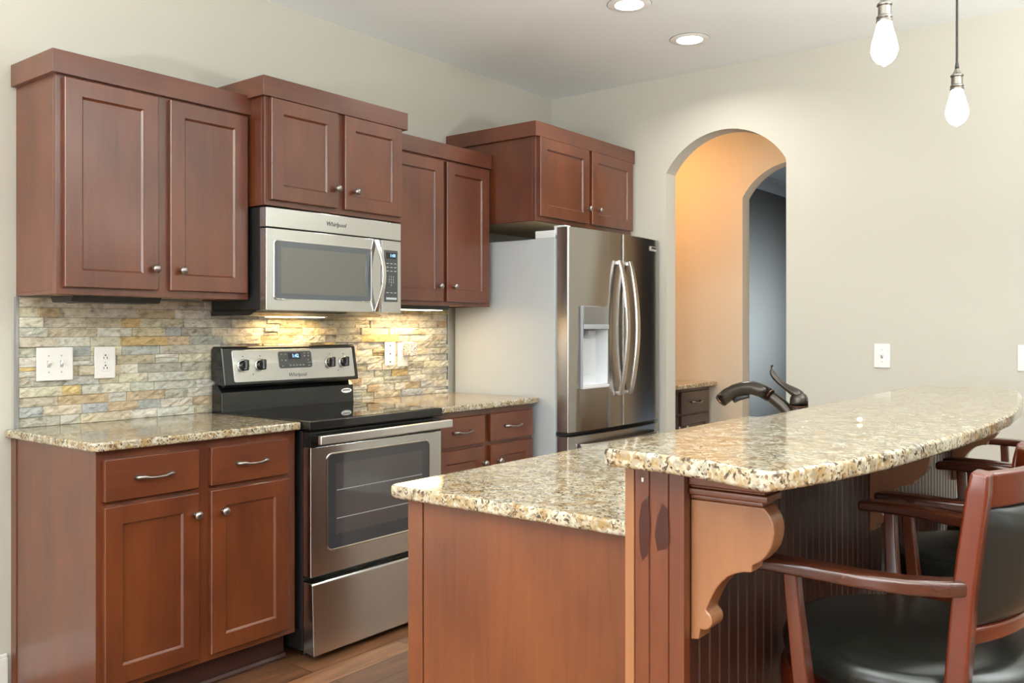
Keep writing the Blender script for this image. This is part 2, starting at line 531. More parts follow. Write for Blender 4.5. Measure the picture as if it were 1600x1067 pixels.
m = MB(); m.box(XL, -.03, -.014, 0, 0, .108); m.box(XL, -.03, -.009, 0, .108, .121); struct(m.build('baseboard_left', M['white'], bevel=.003))
m = MB(); m.box(XR - .014, XR, YR, -1.565, 0, .12); struct(m.build('baseboard_right', M['white'], bevel=.003))

# ------------------------------------------------------------------ hardware
def knob(parent, x, y, z):
    mm = MB(); mm.lathe([(.008, 0), (.0075, .003), (.0055, .008), (.006, .013), (.0125, .017), (.0150, .021), (.0148, .025), (.0115, .029), (.006, .031), (0, .0315)], (x, y, z), (0, -1, 0), 20)
    return mm.build('knob', M['nickel'], parent, smooth=True)


def pull(parent, xc, y, z, L=.122):
    mm = MB()
    h = L / 2
    pts = [(xc - h, y + .001, z), (xc - h, y - .010, z), (xc - h + .004, y - .018, z + .001), (xc - h + .018, y - .022, z + .001), (xc - h * .45, y - .025, z - .003), (xc, y - .0265, z - .004),
           (xc + h * .45, y - .025, z - .003), (xc + h - .018, y - .022, z + .001), (xc + h - .004, y - .018, z + .001), (xc + h, y - .010, z), (xc + h, y + .001, z)]
    r = [.0075, .0072, .0068, .0062, .0048, .0042, .0048, .0062, .0068, .0072, .0075]
    mm.tube(pts, r, 12)
    return mm.build('handle', M['nickel'], parent, smooth=True)


def cab_door(parent, x0, x1, z0, z1, yf, knob_at=None, mt=None, fr=.058):
    mm = MB(); mm.panel_door(x0, x1, z0, z1, yf, fr=fr)
    d = mm.build('door', mt or M['wood_v'], parent)
    if knob_at: knob(d, knob_at[0], yf, knob_at[1])
    return d


def drawer(parent, x0, x1, z0, z1, yf, with_pull=True, mt=None):
    mm = MB(); mm.box(x0, x1, yf, yf + .02, z0, z1)
    d = mm.build('drawer', mt or M['wood_h'], parent, bevel=.003)
    if with_pull: pull(d, (x0 + x1) / 2, yf, (z0 + z1) / 2)
    return d


# ------------------------------------------------------------------ wall cabinets
def wall_cab(label, x0, x1, yf, z0, z1, doors, cr, frame_rail=.027, side_over=(1, 1), under='cab_under'):
    """cr = (z0, z1, x0, x1, yfront) of the flat crown board; doors = list of (x0,x1,z0,z1,knob)"""
    t = thing('wall_cabinet', label, 'cabinet', ((x0 + x1) / 2, yf / 2, z0))
    mm = MB()
    fw = .02
    mm.box(x0, x1, yf + fw, -.004, z0 + .012, z1)                       # box
    mm.box(x0, x0 + .016, yf + fw, -.004, z0, z0 + .012); mm.box(x1 - .016, x1, yf + fw, -.004, z0, z0 + .012)
    mm.build('body', M['wood_v'], t, bevel=.001)
    mm = MB()                                                          # face frame
    mm.box(x0, x1, yf, yf + fw, z0, z1)
    mm.build('face_frame', M['wood_v'], t, bevel=.0012)
    bx('underside', M[under], t, x0 + .016, x1 - .016, yf + fw, -.004, z0 + .006, z0 + .012)
    for d in doors: cab_door(t, d[0], d[1], d[2], d[3], yf - .02, d[4])
    a, b, c0, c1, cy = cr
    mm = MB(); mm.box(c0, c1, cy, -.004, a, b)
    mm.build('crown_board', M['wood_h'], t, bevel=.0015)
    return t


wall_cab('tall cherry wall cabinet above the double light switch, with a black fixture beneath', 0, .759, -.305, 1.386, 2.130,
         [(.022, .361, 1.411, 2.120, (.342, 1.488)), (.408, .745, 1.411, 2.120, (.450, 1.487))], (2.128, 2.206, -.0185, .765, -.3235))
wall_cab('short deeper cherry wall cabinet directly above the microwave', .7605, 1.5255, -.410, 1.762, 2.200,
         [(.781, 1.124, 1.784, 2.190, (1.110, 1.866)), (1.163, 1.505, 1.784, 2.190, (1.216, 1.865))], (2.192, 2.271, .742, 1.544, -.4285))
wall_cab('narrow tall cherry wall cabinet between the microwave and the fridge, lit beneath', 1.527, 2.291, -.305, 1.386, 2.130,
         [(1.549, 1.904, 1.407, 2.118, (1.866, 1.483)), (1.930, 2.267, 1.407, 2.118, (1.976, 1.484))], (2.128, 2.206, 1.527, 2.288, -.3235))
wall_cab('deep cherry wall cabinet over the refrigerator', 2.2925, 3.262, -.612, 1.833, 2.280,
         [(2.312, 2.776, 1.858, 2.270, (2.760, 1.941)), (2.807, 3.258, 1.858, 2.270, (2.868, 1.943))], (2.270, 2.347, 2.273, 3.281, -.6305))

# under-cabinet fixtures
t = thing('under_cabinet_light', 'flat black unlit fixture under the tall cabinet above the double switch', 'light fixture', (.24, -.20, 1.36))
m = MB(); m.prism([(-.10, 1.385), (-.27, 1.385), (-.255, 1.363), (-.115, 1.363)], 'x', .075, .405); m.build('housing', M['black_matte'], t, bevel=.002)
bx('lens', M['panel_grey'], t, .12, .36, -.24, -.13, 1.3605, 1.363)
t = thing('under_cabinet_light', 'lit warm slim light under the narrow cabinet beside the fridge', 'light fixture', (1.9, -.20, 1.36))
m = MB(); m.prism([(-.10, 1.391), (-.26, 1.391), (-.25, 1.366), (-.11, 1.366)], 'x', 1.62, 2.02); m.build('housing', M['black_matte'], t, bevel=.002)
bx('lens', M['lamp_warm'], t, 1.65, 1.99, -.235, -.125, 1.3635, 1.366)
area('lamp_under_cabinet', (1.86, -.14, 1.36), (math.radians(-8), 0, 0), .40, .08, 3.0, (1, .68, .33), parent=t)

# ------------------------------------------------------------------ base cabinets
def base_cab(label, x0, x1, drawers, doors, side_left=True, yf=-.605, top=.883, mt='wood_v', toe=-.53):
    t = thing('base_cabinet', label, 'cabinet', ((x0 + x1) / 2, yf / 2, 0))
    mm = MB()
    mm.prism([(-.004, 0), (-.004, top), (yf + .02, top), (yf + .02, .11), (toe, .11), (toe, 0)], 'x', x0, x1)
    mm.build('body', M[mt], t, bevel=.001)
    mm = MB(); mm.box(x0, x1, yf, yf + .02, .11, top); mm.build('face_frame', M[mt], t, bevel=.001)
    for d in drawers: drawer(t, *d, yf - .02, mt=M['wood_hall'] if mt == 'wood_hall' else None)
    for d in doors: cab_door(t, d[0], d[1], d[2], d[3], yf - .02, d[4], mt=M[mt] if mt == 'wood_hall' else None)
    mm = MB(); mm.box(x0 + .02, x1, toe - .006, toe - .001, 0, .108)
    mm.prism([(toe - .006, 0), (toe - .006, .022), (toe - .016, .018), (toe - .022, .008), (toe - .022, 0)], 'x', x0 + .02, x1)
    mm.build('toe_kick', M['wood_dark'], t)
    return t


t = base_cab('cherry base cabinet with a bare end panel, standing before the range', -.014, .756,
         [(.005, .336, .722, .856), (.383, .714, .722, .856)],
         [(.005, .336, .135, .705, (.321, .633)), (.383, .714, .135, .705, (.428, .630))])
bx('side_stile', M['wood_v'], t, -.017, -.014, -.045, -.004, 0, .883)
bx('side_skin', M['wood_v'], t, -.0145, -.0138, -.604, -.045, 0, .883)
base_cab('cherry base cabinet squeezed between the range and the refrigerator', 1.512, 2.270,
         [(1.535, 1.869, .722, .856), (1.912, 2.255, .722, .856)],
         [(1.535, 1.869, .135, .705, (1.855, .626)), (1.912, 2.255, .135, .705, (1.968, .624))])

# countertops
def slab(name, label, pts, z0, z1, mt, cat='countertop', bev=.007):
    mm = MB(); mm.prism(pts, 'z', z0, z1)
    o = mm.build(name, mt, None, bevel=bev, seg=3, loc=(sum(p[0] for p in pts) / len(pts), sum(p[1] for p in pts) / len(pts), z0))
    return tag(o, label, cat)


def rc(cx, cy, r, a0, a1, n=6): return [(cx + r * math.cos(math.radians(a0 + (a1 - a0) * k / n)), cy + r * math.sin(math.radians(a0 + (a1 - a0) * k / n))) for k in range(n + 1)]


slab('granite_countertop', 'granite countertop under the double light switch', [(-.039, -.003), *rc(-.014, -.614, .025, 180, 270), (.760, -.639), (.760, -.003)], .885, .914, M['granite'])
slab('granite_countertop', 'granite countertop between the range and the fridge side', [(1.506, -.003), (1.506, -.639), *rc(2.27, -.609, .03, 270, 360), (2.305, -.003)], .885, .914, M['granite'])

# ------------------------------------------------------------------ stone backsplash
STONES = [((.57, .555, .49), 5), ((.64, .60, .49), 6), ((.54, .48, .35), 4), ((.60, .45, .22), 1.6), ((.42, .435, .41), 3), ((.71, .68, .60), 5), ((.46, .44, .37), 3), ((.54, .42, .28), 1.5)]
bag = [c for c, w in STONES for _ in range(int(w * 2))]


def backsplash(x0, x1, z0, z1):
    rnd = random.Random(11)
    bm = bmesh.new(); lay = bm.verts.layers.float_color.new('stone')
    def stone(a, b, c, d):
        base = rnd.choice(bag); j = rnd.uniform(.88, 1.12)
        col = (min(.9, base[0] * j), min(.9, base[1] * j * rnd.uniform(.97, 1.03)), min(.9, base[2] * j * rnd.uniform(.92, 1.05)), 1)
        y = -rnd.choice([rnd.uniform(.011, .016), rnd.uniform(.012, .021), rnd.uniform(.018, .028)])
        nx = max(2, int((b - a) / .018)); nz = 3
        tilt = rnd.uniform(-.003, .003)
        g = []
        for i in range(nx + 1):
            row = []
            for k in range(nz + 1):
                u, v = i / nx, k / nz
                edge = i in (0, nx) or k in (0, nz)
                yy = y + tilt * (u - .5) * 2 + (rnd.uniform(-.0034, .0030) if not edge else rnd.uniform(.0005, .002))
                row.append(bm.verts.new((a + (b - a) * u, yy, c + (d - c) * v)))
            g.append(row)
        back = {}
        for i in range(nx + 1):
            for k in range(nz + 1):
                g[i][k][lay] = col
        for i in range(nx):
            for k in range(nz):
                bm.faces.new((g[i][k], g[i + 1][k], g[i + 1][k + 1], g[i][k + 1]))
        def wallv(v):
            if v not in back:
                w = bm.verts.new((v.co.x, -.001, v.co.z)); w[lay] = (col[0] * .9, col[1] * .9, col[2] * .9, 1); back[v] = w
            return back[v]
        loop = [g[i][0] for i in range(nx + 1)] + [g[nx][k] for k in range(1, nz + 1)] + [g[i][nz] for i in range(nx - 1, -1, -1)] + [g[0][k] for k in range(nz - 1, 0, -1)]
        for p, q in zip(loop, loop[1:] + loop[:1]):
            bm.faces.new((q, p, wallv(p), wallv(q)))
    rows = 13; h = (z1 - z0) / rows; g_ = .0007
    z = z0
    for r in range(rows):
        x = x0 + 0
        first = True
        while x < x1 - .001:
            w = rnd.choice([.075, .10, .12, .14, .16, .19])
            if first: w = rnd.uniform(.05, .16); first = False
            if x1 - (x + w) < .05: w = x1 - x
            if rnd.random() < .12:
                s = rnd.choice([.42, .5, .6])
                stone(x + g_, x + w - g_, z + g_, z + h * s - g_); stone(x + g_, x + w - g_, z + h * s + g_, z + h - g_)
            else:
                stone(x + g_, x + w - g_, z + g_, z + h - g_)
            x += w
        z += h
    me = bpy.data.meshes.new('stone_backsplash'); bm.normal_update(); bm.to_mesh(me); bm.free()
    me.materials.append(M['stone'])
    return me


t = thing('stone_backsplash', 'stacked split-face stone backsplash behind the range and counters', 'backsplash', (1.14, 0, .914))
o = bpy.data.objects.new('stone_courses', backsplash(.004, 2.272, .9145, 1.383)); COL.objects.link(o); o.parent = t; o.location = (-1.14, 0, -.914)
bx('edge_trim', M['alu'], t, -.006, .003, -.018, -.001, .9145, 1.383)
bx('edge_trim', M['alu'], t, 2.273, 2.282, -.018, -.001, .9145, 1.383)
bx('grout', mat('grey_grout', (.14, .13, .11), .9), t, .003, 2.273, -.006, -.001, .9145, 1.383)

# ------------------------------------------------------------------ switches and outlets
def place_plate(name, label, cat, xc, zc, w, h, y, kind, n=1, wall='y'):
    t = thing(name, label, cat, (xc, y, zc) if wall == 'y' else (y, xc, zc))
    def P(mm_fn, nm, mt, **k):
        mm = MB(); mm_fn(mm)
        if wall == 'x':   # turn a plate modelled facing -y into one facing -x
            for v in mm.bm.verts:
                dx, dy = v.co.x - xc, v.co.y - y
                v.co.x, v.co.y = y + dy, xc - dx
        return mm.build(nm, mt, t, **k)
    P(lambda q: q.prism(rrect(xc - w / 2, xc + w / 2, zc - h / 2, zc + h / 2, .003), 'y', y - .006, y), 'cover_plate', M['plate'], bevel=.002)
    for i in range(n):
        x = xc + (i - (n - 1) / 2) * .046
        if kind == 'switch':
            P(lambda q: q.box(x - .0055, x + .0055, y - .0075, y - .006, zc - .0125, zc + .0125), 'toggle_slot', M['gasket'])
            def tog(q):
                vv = q.box(x - .004, x + .004, y - .018, y - .006, zc - .006, zc + .006)
                for v in vv:
                    if v.co.y < y - .01: v.co.z += .009
            P(tog, 'toggle', M['plate'], bevel=.001)
            for dz in (.03, -.03): P(lambda q: q.lathe([(.003, 0), (.0025, .0012), (0, .0014)], (x, y - .006, zc + dz), (0, -1, 0), 10), 'screw', M['gasket'])
        elif kind == 'outlet':
            for dz in (.0195, -.0195):
                f = P(lambda q: q.prism(rrect(x - .0165, x + .0165, zc + dz - .0145, zc + dz + .0145, .010), 'y', y - .0078, y - .005), 'socket', M['plate'], bevel=.0008)
                def holes(q):
                    q.box(x - .0075, x - .0050, y - .0081, y - .0076, zc + dz - .006, zc + dz + .003)
                    q.box(x + .0050, x + .0078, y - .0081, y - .0076, zc + dz - .006, zc + dz + .003)
                    q.lathe([(.0032, 0), (.0032, .0005)], (x, y - .0076, zc + dz + .0085), (0, -1, 0), 10)
                P(holes, 'slots', M['plate_dark'])
            P(lambda q: q.lathe([(.0026, 0), (.002, .0012), (0, .0014)], (x, y - .006, zc), (0, -1, 0), 10), 'screw', M['gasket'])
        elif kind == 'blank':
            for dz in (.042, .0, -.042): P(lambda q: q.lathe([(.0045, 0), (.004, .0016), (0, .002)], (x, y - .006, zc + dz), (0, -1, 0), 10), 'screw', M['plate_dark'])
    return t


YS = -.0225
YS = -.0245
place_plate('light_switch', 'double white toggle switch plate on stone near the open counter end', 'light switch', .124, 1.1405, .130, .121, YS, 'switch', 2)
place_plate('wall_outlet', 'white duplex outlet on stone beside the double switch plate', 'outlet', .311, 1.140, .080, .120, YS, 'outlet')
place_plate('cover_plate', 'cream blank cover plate with dark screws, on stone between range and plug-in warmer', 'cover plate', 1.816, 1.140, .073, .122, YS, 'blank')
place_plate('wall_outlet', 'white duplex outlet half hidden behind the mosaic plug-in warmer', 'outlet', 1.909, 1.133, .075, .122, YS, 'outlet')
place_plate('light_switch', 'single white toggle switch on the bare cream wall beside the arch', 'light switch', -2.060, 1.132, .078, .121, XR, 'switch', 1, wall='x')
place_plate('light_switch', 'white wall plate cut by the picture edge, beyond the bar end', 'light switch', -2.720, 1.133, .115, .121, XR, 'switch', 2, wall='x')

t = thing('plug_in_warmer', 'small mosaic plug-in warmer pushed into the outlet near the fridge', 'plug-in warmer', (1.952, -.05, 1.163))
m = MB(); m.prism(rrect(1.905, 1.962, 1.126, 1.200, .012), 'y', -.085, -.036); m.build('mosaic_cup', M['mosaic'], t, bevel=.005, seg=3)
bx('plug_base', M['plate'], t, 1.915, 1.95, -.036, -.0295, 1.135, 1.175, bevel=.002)

# ------------------------------------------------------------------ microwave
MX0, MX1, MYF = .765, 1.512, -.415
t = thing('microwave', 'stainless over-the-range microwave with grey window above the stove', 'microwave', (1.14, -.2, 1.334))
m = MB(); m.box(MX0 + .004, MX1 - .004, -.372, -.033, 1.345, 1.758); m.build('body', M['black_matte'], t, bevel=.002)
m = MB(); m.prism([(-.034, 1.323), (-.30, 1.323), (-.362, 1.345), (-.034, 1.345)], 'x', MX0, MX1 - .03); m.build('base_vent', M['black_gloss'], t, bevel=.002)
bx('cooktop_lamp', M['lamp_warm'], t, 1.02, 1.30, -.13, -.06, 1.320, 1.323)
area('lamp_cooktop', (1.16, -.10, 1.318), (math.radians(-6), 0, 0), .34, .05, 1.8, (1, .64, .26), parent=t)


def bowed(x0, x1, z0, z1, yb, yf, bow, hole=None, n=24):
    """front panel bowed outward across x, optional rounded hole cut as a recessed inset"""
    mm = MB(); bm = mm.bm
    cx = (MX0 + MX1) / 2; hw = (MX1 - MX0) / 2
    fy = lambda x: yf - bow * (1 - ((x - cx) / hw) ** 2)
    fr, bk = [], []
    for i in range(n + 1):
        x = x0 + (x1 - x0) * i / n
        y = fy(x)
        fr.append([bm.verts.new((x, y, z)) for z in (z0, z1)]); bk.append([bm.verts.new((x, yb, z)) for z in (z0, z1)])
    fs = []
    for i in range(n):
        fs.append(bm.faces.new((fr[i][0], fr[i + 1][0], fr[i + 1][1], fr[i][1])))
        fs.append(bm.faces.new((bk[i][0], bk[i][1], bk[i + 1][1], bk[i + 1][0])))
        for k in (0, 1): fs.append(bm.faces.new((fr[i][k], bk[i][k], bk[i + 1][k], fr[i + 1][k])))
    for i in (0, n): fs.append(bm.faces.new((fr[i][0], fr[i][1], bk[i][1], bk[i][0])))
    bmesh.ops.recalc_face_normals(bm, faces=fs)
    return mm


BOW = .010
mf = lambda x: MYF - BOW * (1 - ((x - (MX0 + MX1) / 2) / ((MX1 - MX0) / 2)) ** 2)
bowed(MX0, MX1, 1.676, 1.754, -.372, MYF, BOW).build('top_panel', M['steel'], t, bevel=.002)
door = bowed(MX0, 1.380, 1.343, 1.671, -.374, MYF, BOW).build('door', M['steel'], t, bevel=.002)
ctl = bowed(1.384, MX1, 1.343, 1.671, -.374, MYF, BOW).build('control_panel', M['steel'], t, bevel=.002)


def bowed_patch(pts, d0, d1, n=1):
    """outline (x,z) standing off the bowed front between offsets d0 (in) and d1 (out), subdivided in x strips"""
    mm = MB(); bm = mm.bm
    A = [bm.verts.new((x, mf(x) - d1, z)) for x, z in pts]; B = [bm.verts.new((x, mf(x) - d0, z)) for x, z in pts]
    fs = [bm.faces.new(A)]
    for i in range(len(pts)): fs.append(bm.faces.new((A[i], A[(i + 1) % len(pts)], B[(i + 1) % len(pts)], B[i])))
    bmesh.ops.recalc_face_normals(bm, faces=fs)
    return mm


rim = MB()
for (a, b) in (((.798, 1.322, 1.385, 1.628, .014), (.804, 1.316, 1.391, 1.622, .010)),):
    O_, I_ = rrect(*a), rrect(*b)
    bm = rim.bm; fs = []
    Ov = [bm.verts.new((x, mf(x) - .0005, z)) for x, z in O_]; Om = [bm.verts.new((x * .5 + X * .5, mf(x) - .0045, z * .5 + Z * .5)) for (x, z), (X, Z) in zip(O_, I_)]
    Iv = [bm.verts.new((x, mf(x) - .001, z)) for x, z in I_]
    for P_, Q_ in ((Ov, Om), (Om, Iv)):
        for i in range(len(P_)): fs.append(bm.faces.new((P_[i], P_[(i + 1) % len(P_)], Q_[(i + 1) % len(P_)], Q_[i])))
    bmesh.ops.recalc_face_normals(bm, faces=fs)
rim.build('window_rim', M['steel_bar'], door, smooth=True)
MB.__init__(rim)


def strip_glass(x0, x1, z0, z1, d, n=16):
    mm = MB(); bm = mm.bm; fs = []
    c = [[bm.verts.new((x0 + (x1 - x0) * i / n, mf(x0 + (x1 - x0) * i / n) - d, z)) for z in (z0, z1)] for i in range(n + 1)]
    k_ = [[bm.verts.new((v.co.x, v.co.y + .003, v.co.z)) for v in pr_] for pr_ in c]
    for i in range(n):
        fs.append(bm.faces.new((c[i][0], c[i + 1][0], c[i + 1][1], c[i][1])))
        fs.append(bm.faces.new((k_[i][0], k_[i][1], k_[i + 1][1], k_[i + 1][0])))
        for q in (0, 1): fs.append(bm.faces.new((c[i][q], k_[i][q], k_[i + 1][q], c[i + 1][q])))
    for i in (0, n): fs.append(bm.faces.new((c[i][0], c[i][1], k_[i][1], k_[i][0])))
    bmesh.ops.recalc_face_normals(bm, faces=fs)
    return mm


strip_glass(.803, 1.317, 1.390, 1.623, .0012).build('window_glass', M['mw_glass'], door, smooth=True)
strip_glass(.832, 1.288, 1.412, 1.598, .0018).build('window_screen', M['mw_mesh'], door, smooth=True)
# bow handle
m = MB()
hp = []
for k in range(13):
    u = k / 12; z = 1.345 + (1.668 - 1.345) * u
    bow = math.sin(PI * u)
    hp.append((1.345 + .010 * bow, mf(1.345) - .004 - .042 * bow, z))
m.sweep(hp, .022, .010, up=(0, -1, 0)); m.build('handle', M['steel_bar'], door, bevel=.003)
# keypad
strip_glass(1.400, 1.488, 1.392, 1.627, .0012).build('keypad', M['panel_grey'], ctl, smooth=True)
yk = mf(1.444) - .0022
bx('display', M['display'], ctl, 1.413, 1.474, yk - .0006, yk + .001, 1.590, 1.616)
text('clock_digits', '1:43', .020, (1.453, yk - .001, 1.603), M['digits'], ctl)
m = MB()
for r_ in range(3):
    for c_ in range(3):
        m.box(1.414 + c_ * .024, 1.428 + c_ * .024, yk - .0005, yk, 1.565 - r_ * .017, 1.568 - r_ * .017)
for c_ in range(3): m.box(1.414 + c_ * .024, 1.428 + c_ * .024, yk - .0005, yk, 1.432, 1.435)
m.build('button_print', M['print'], ctl)
bx('touch_strip', M['print'], ctl, 1.410, 1.478, yk - .0003, yk, 1.402, 1.412)
text('number_keys', '1  2  3\n4  5  6\n7  8  9\n0', .0125, (1.444, yk - .0006, 1.487), M['print'], ctl)
text('logo', 'Whirlpool', .026, (1.115, mf(1.115) - .0008, 1.713), M['logo'], t, shear=.25)

# ------------------------------------------------------------------ range
RX0, RX1 = .7655, 1.500
t = thing('electric_range', 'black and stainless freestanding electric range with glass cooktop', 'stove', ((RX0 + RX1) / 2, -.35, 0))
m = MB(); m.box(RX0 + .002, RX1 - .002, -.635, -.034, .04, .880)
m.box(RX0 + .05, RX1 - .05, -.60, -.1, .012, .04)
for px in (RX0 + .06, RX1 - .06):
    for py in (-.58, -.12): m.lathe([(.018, 0), (.018, .012)], (px, py, .0), (0, 0, 1), 10)
m.build('body', M['black_gloss'], t, bevel=.002)
m = MB(); m.box(RX0 - .002, RX1 + .002, -.685, -.085, .884, .919); m.build('cooktop_frame', M['black_gloss'], t, bevel=.005, seg=3)
bx('cooktop_glass', M['black_glass'], t, RX0 + .012, RX1 - .012, -.672, -.115, .919, .9205)
# backguard: lower riser and leaning control console
m = MB(); m.prism([(-.034, .90), (-.034, 1.03), (-.075, 1.03), (-.105, 1.000), (-.110, .921), (-.11, .90)], 'x', RX0 + .004, RX1 - .004); m.build('backguard_riser', M['black_gloss'], t, bevel=.003)
m = MB(); m.box(RX0 + .02, RX1 - .02, -.085, -.034, 1.0, 1.05); m.build('vent_gap', M['black_matte'], t)
con = MB(); con.prism([(-.034, 1.05), (-.034, 1.180), (-.046, 1.194), (-.100, 1.194), (-.110, 1.190), (-.139, 1.030), (-.128, 1.024)], 'x', RX0 - .002, RX1 + .002)
con = con.build('control_console', M['black_gloss'], t, bevel=.006, seg=3)
A_ = Vector((0, -.110, 1.190)); B_v = Vector((0, -.139, 1.030))
dn = (B_v - A_).normalized(); nrm = Vector((0, dn.z, -dn.y)).normalized()
if nrm.y > 0: nrm = -nrm
tilt = math.atan2(-dn.y, -dn.z)          # lean of the face


def on_con(x, s, d):                    # s = distance down the face from its top edge
    p = A_ + dn * s + nrm * d
    return (x, p.y, p.z)


def con_plate(pts, d0, d1):
    mm = MB(); bm = mm.bm
    A = [bm.verts.new(on_con(x, s, d1)) for x, s in pts]; B = [bm.verts.new(on_con(x, s, d0)) for x, s in pts]
    fs = [bm.faces.new(A), bm.faces.new(B)]
    for i in range(len(pts)): fs.append(bm.faces.new((A[i], A[(i + 1) % len(pts)], B[(i + 1) % len(pts)], B[i])))
    bmesh.ops.recalc_face_normals(bm, faces=fs)
    return mm


face = con_plate(rrect(RX0 + .045, RX1 - .022, .012, .150, .008), -.001, .0025).build('console_face', M['steel'], con, bevel=.001)
con_plate(rrect(1.045, 1.228, .022, .098, .012), .002, .0045).build('touch_panel', M['panel_grey'], con, bevel=.001)
con_plate(rrect(1.098, 1.166, .030, .058, .002), .004, .0055).build('display', M['display'], con)
text('clock_digits', '1:42', .022, on_con(1.136, .044, .0062), M['digits'], con, rot=(PI / 2 - tilt, 0, 0))
mm = MB(); bm = mm.bm
for (x, s, w, h) in [(1.100 + k * .018, .083, .011, .006) for k in range(5)] + [(1.056, .034, .010, .003), (1.078, .034, .010, .003), (1.184, .031, .010, .003), (1.206, .031, .012, .003), (1.058, .060, .008, .004), (1.078, .060, .009, .006), (1.060, .085, .007, .006), (1.204, .060, .006, .006), (1.204, .074, .018, .003), (1.206, .086, .008, .006), (1.184, .042, .008, .006), (1.206, .042, .008, .006)]:
    vs = [bm.verts.new(on_con(x + a, s + b, .0049)) for a, b in ((0, 0), (w, 0), (w, h), (0, h))]; bm.faces.new(vs)
mm.build('button_print', mat('dim_button_print', (.22, .22, .21), .5), con)
text('logo', 'Whirlpool', .024, on_con(1.140, .129, .003), M['logo'], con, rot=(PI / 2 - tilt, 0, 0), shear=.25)
for kx in (.862, .950, 1.336, 1.420):
    p0 = on_con(kx, .080, .0025)
    mm = MB()
    mm.lathe([(.028, 0), (.028, .0012), (.024, .0016)], p0, nrm, 28)
    kb = mm.build('knob_ring', M['steel_bar'], con, smooth=True)
    mm = MB(); mm.lathe([(.0225, .001), (.0225, .010), (.020, .014), (0, .0145)], p0, nrm, 26)
    kn = mm.build('control_knob', M['black_gloss'], con, smooth=False, bevel=.0015)
    mm = MB(); c0 = Vector(p0) + nrm * .020
    vv = mm.box(-.008, .008, -.011, .009, -.0225, .0225)
    rot = Matrix.Rotation(-tilt, 4, 'X') @ Matrix.Rotation(math.radians(8), 4, 'Y')
    for v in vv: v.co = rot @ v.co + c0
    mm.build('grip', M['black_gloss'], kn, bevel=.003)
m = MB()
for x, s in ((.906, .118), (1.378, .118), (.862, .040), (.950, .040), (1.336, .040), (1.420, .040)):
    m.lathe([(.0028, 0), (.0028, .0006)], on_con(x, s, .0025), nrm, 10)
m.build('indicator_marks', M['logo'], con)
# oval label on the riser
mm = MB(); bm = mm.bm
pts = [(1.452 + .032 * math.cos(2 * PI * k / 28), .974 + .0115 * math.sin(2 * PI * k / 28)) for k in range(28)]
ry = lambda z: -.105 - .005 * (1.0 - z) / .08 - .0008
A = [bm.verts.new((x, ry(z), z)) for x, z in pts]; Bq = [bm.verts.new((x, ry(z) + .0006, z)) for x, z in pts]
bm.faces.new(A)
for k in range(28): bm.faces.new((A[k], Bq[k], Bq[(k + 1) % 28], A[(k + 1) % 28]))
bmesh.ops.recalc_face_normals(bm, faces=bm.faces)
ov = mm.build('oval_sticker', M['plate'], t)
m = MB()
for k in range(9): m.box(1.430 + k * .005, 1.4335 + k * .005, ry(.976) - .0006, ry(.976) + .0005, .9735 + abs(k - 4) * -.0002, .979)
m.build('sticker_print', M['panel_grey'], ov)
# oven door
DZ0, DZ1, DY = .325, .872, -.683
d = MB(); d.box(RX0 + .004, RX1 - .004, DY, -.637, DZ0, .818); d = d.build('oven_door', M['steel'], t, bevel=.003)
bx('door_header', M['black_gloss'], d, RX0 + .004, RX1 - .004, DY + .002, -.637, .8185, .876, bevel=.002)
O_, I_ = rrect(.842, 1.424, .408, .790, .030, 7), rrect(.852, 1.414, .418, .780, .022, 7)
m = MB(); bm = m.bm; fs = []
Ov = [bm.verts.new((x, DY - .0004, z)) for x, z in O_]; Om = [bm.verts.new(((x + X) / 2, DY - .004, (z + Z) / 2)) for (x, z), (X, Z) in zip(O_, I_)]; Iv = [bm.verts.new((x, DY + .0002, z)) for x, z in I_]
for P_, Q_ in ((Ov, Om), (Om, Iv)):
    for i in range(len(P_)): fs.append(bm.faces.new((P_[i], P_[(i + 1) % len(P_)], Q_[(i + 1) % len(P_)], Q_[i])))
bmesh.ops.recalc_face_normals(bm, faces=fs); m.build('window_rim', M['steel_bar'], d, smooth=True)
m = MB(); m.prism(rrect(.850, 1.416, .416, .782, .022, 7), 'y', DY - .0012, DY + .002); m.build('window_glass', M['oven_glass'], d)
m = MB(); m.box(.892, 1.374, DY - .0018, DY - .001, .470, .745); m.build('inner_window', M['oven_inner'], d)
m = MB()
for z in (.53, .64): m.box(.895, 1.371, DY - .0021, DY - .0017, z, z + .0025)
m.build('oven_rack', M['gasket'], d)
hb = MB()
hb.sweep([(RX0 - .022 + .02, -.741, .851), ((RX0 + RX1) / 2, -.748, .853), (RX1 - .002, -.741, .855)], .020, .034)
hb = hb.build('door_handle', M['steel_handle'], d, bevel=.004, seg=3)
for hx in (RX0 + .035, RX1 - .035): bx('handle_mount', M['black_gloss'], hb, hx - .018, hx + .018, -.735, DY + .002, .838, .862, bevel=.002)
# storage drawer kicked slightly outward at the bottom
m = MB(); m.prism([(-.637, .035), (-.637, .302), (-.684, .302), (-.6905, .296), (-.699, .030), (-.69, .030)], 'x', RX0 + .006, RX1 - .004); m.build('storage_drawer', M['steel'], t, bevel=.002)

# ------------------------------------------------------------------ refrigerator
FX0, FX1, FYB, FYD = 2.318, 3.268, -.718, -.803
t = thing('refrigerator', 'stainless French-door refrigerator with ice dispenser beside the arch', 'refrigerator', ((FX0 + FX1) / 2, -.4, 0))
m = MB(); m.box(FX0, FX1, FYB, -.03, .02, 1.738); m.build('body', M['fridge_side'], t, bevel=.004)


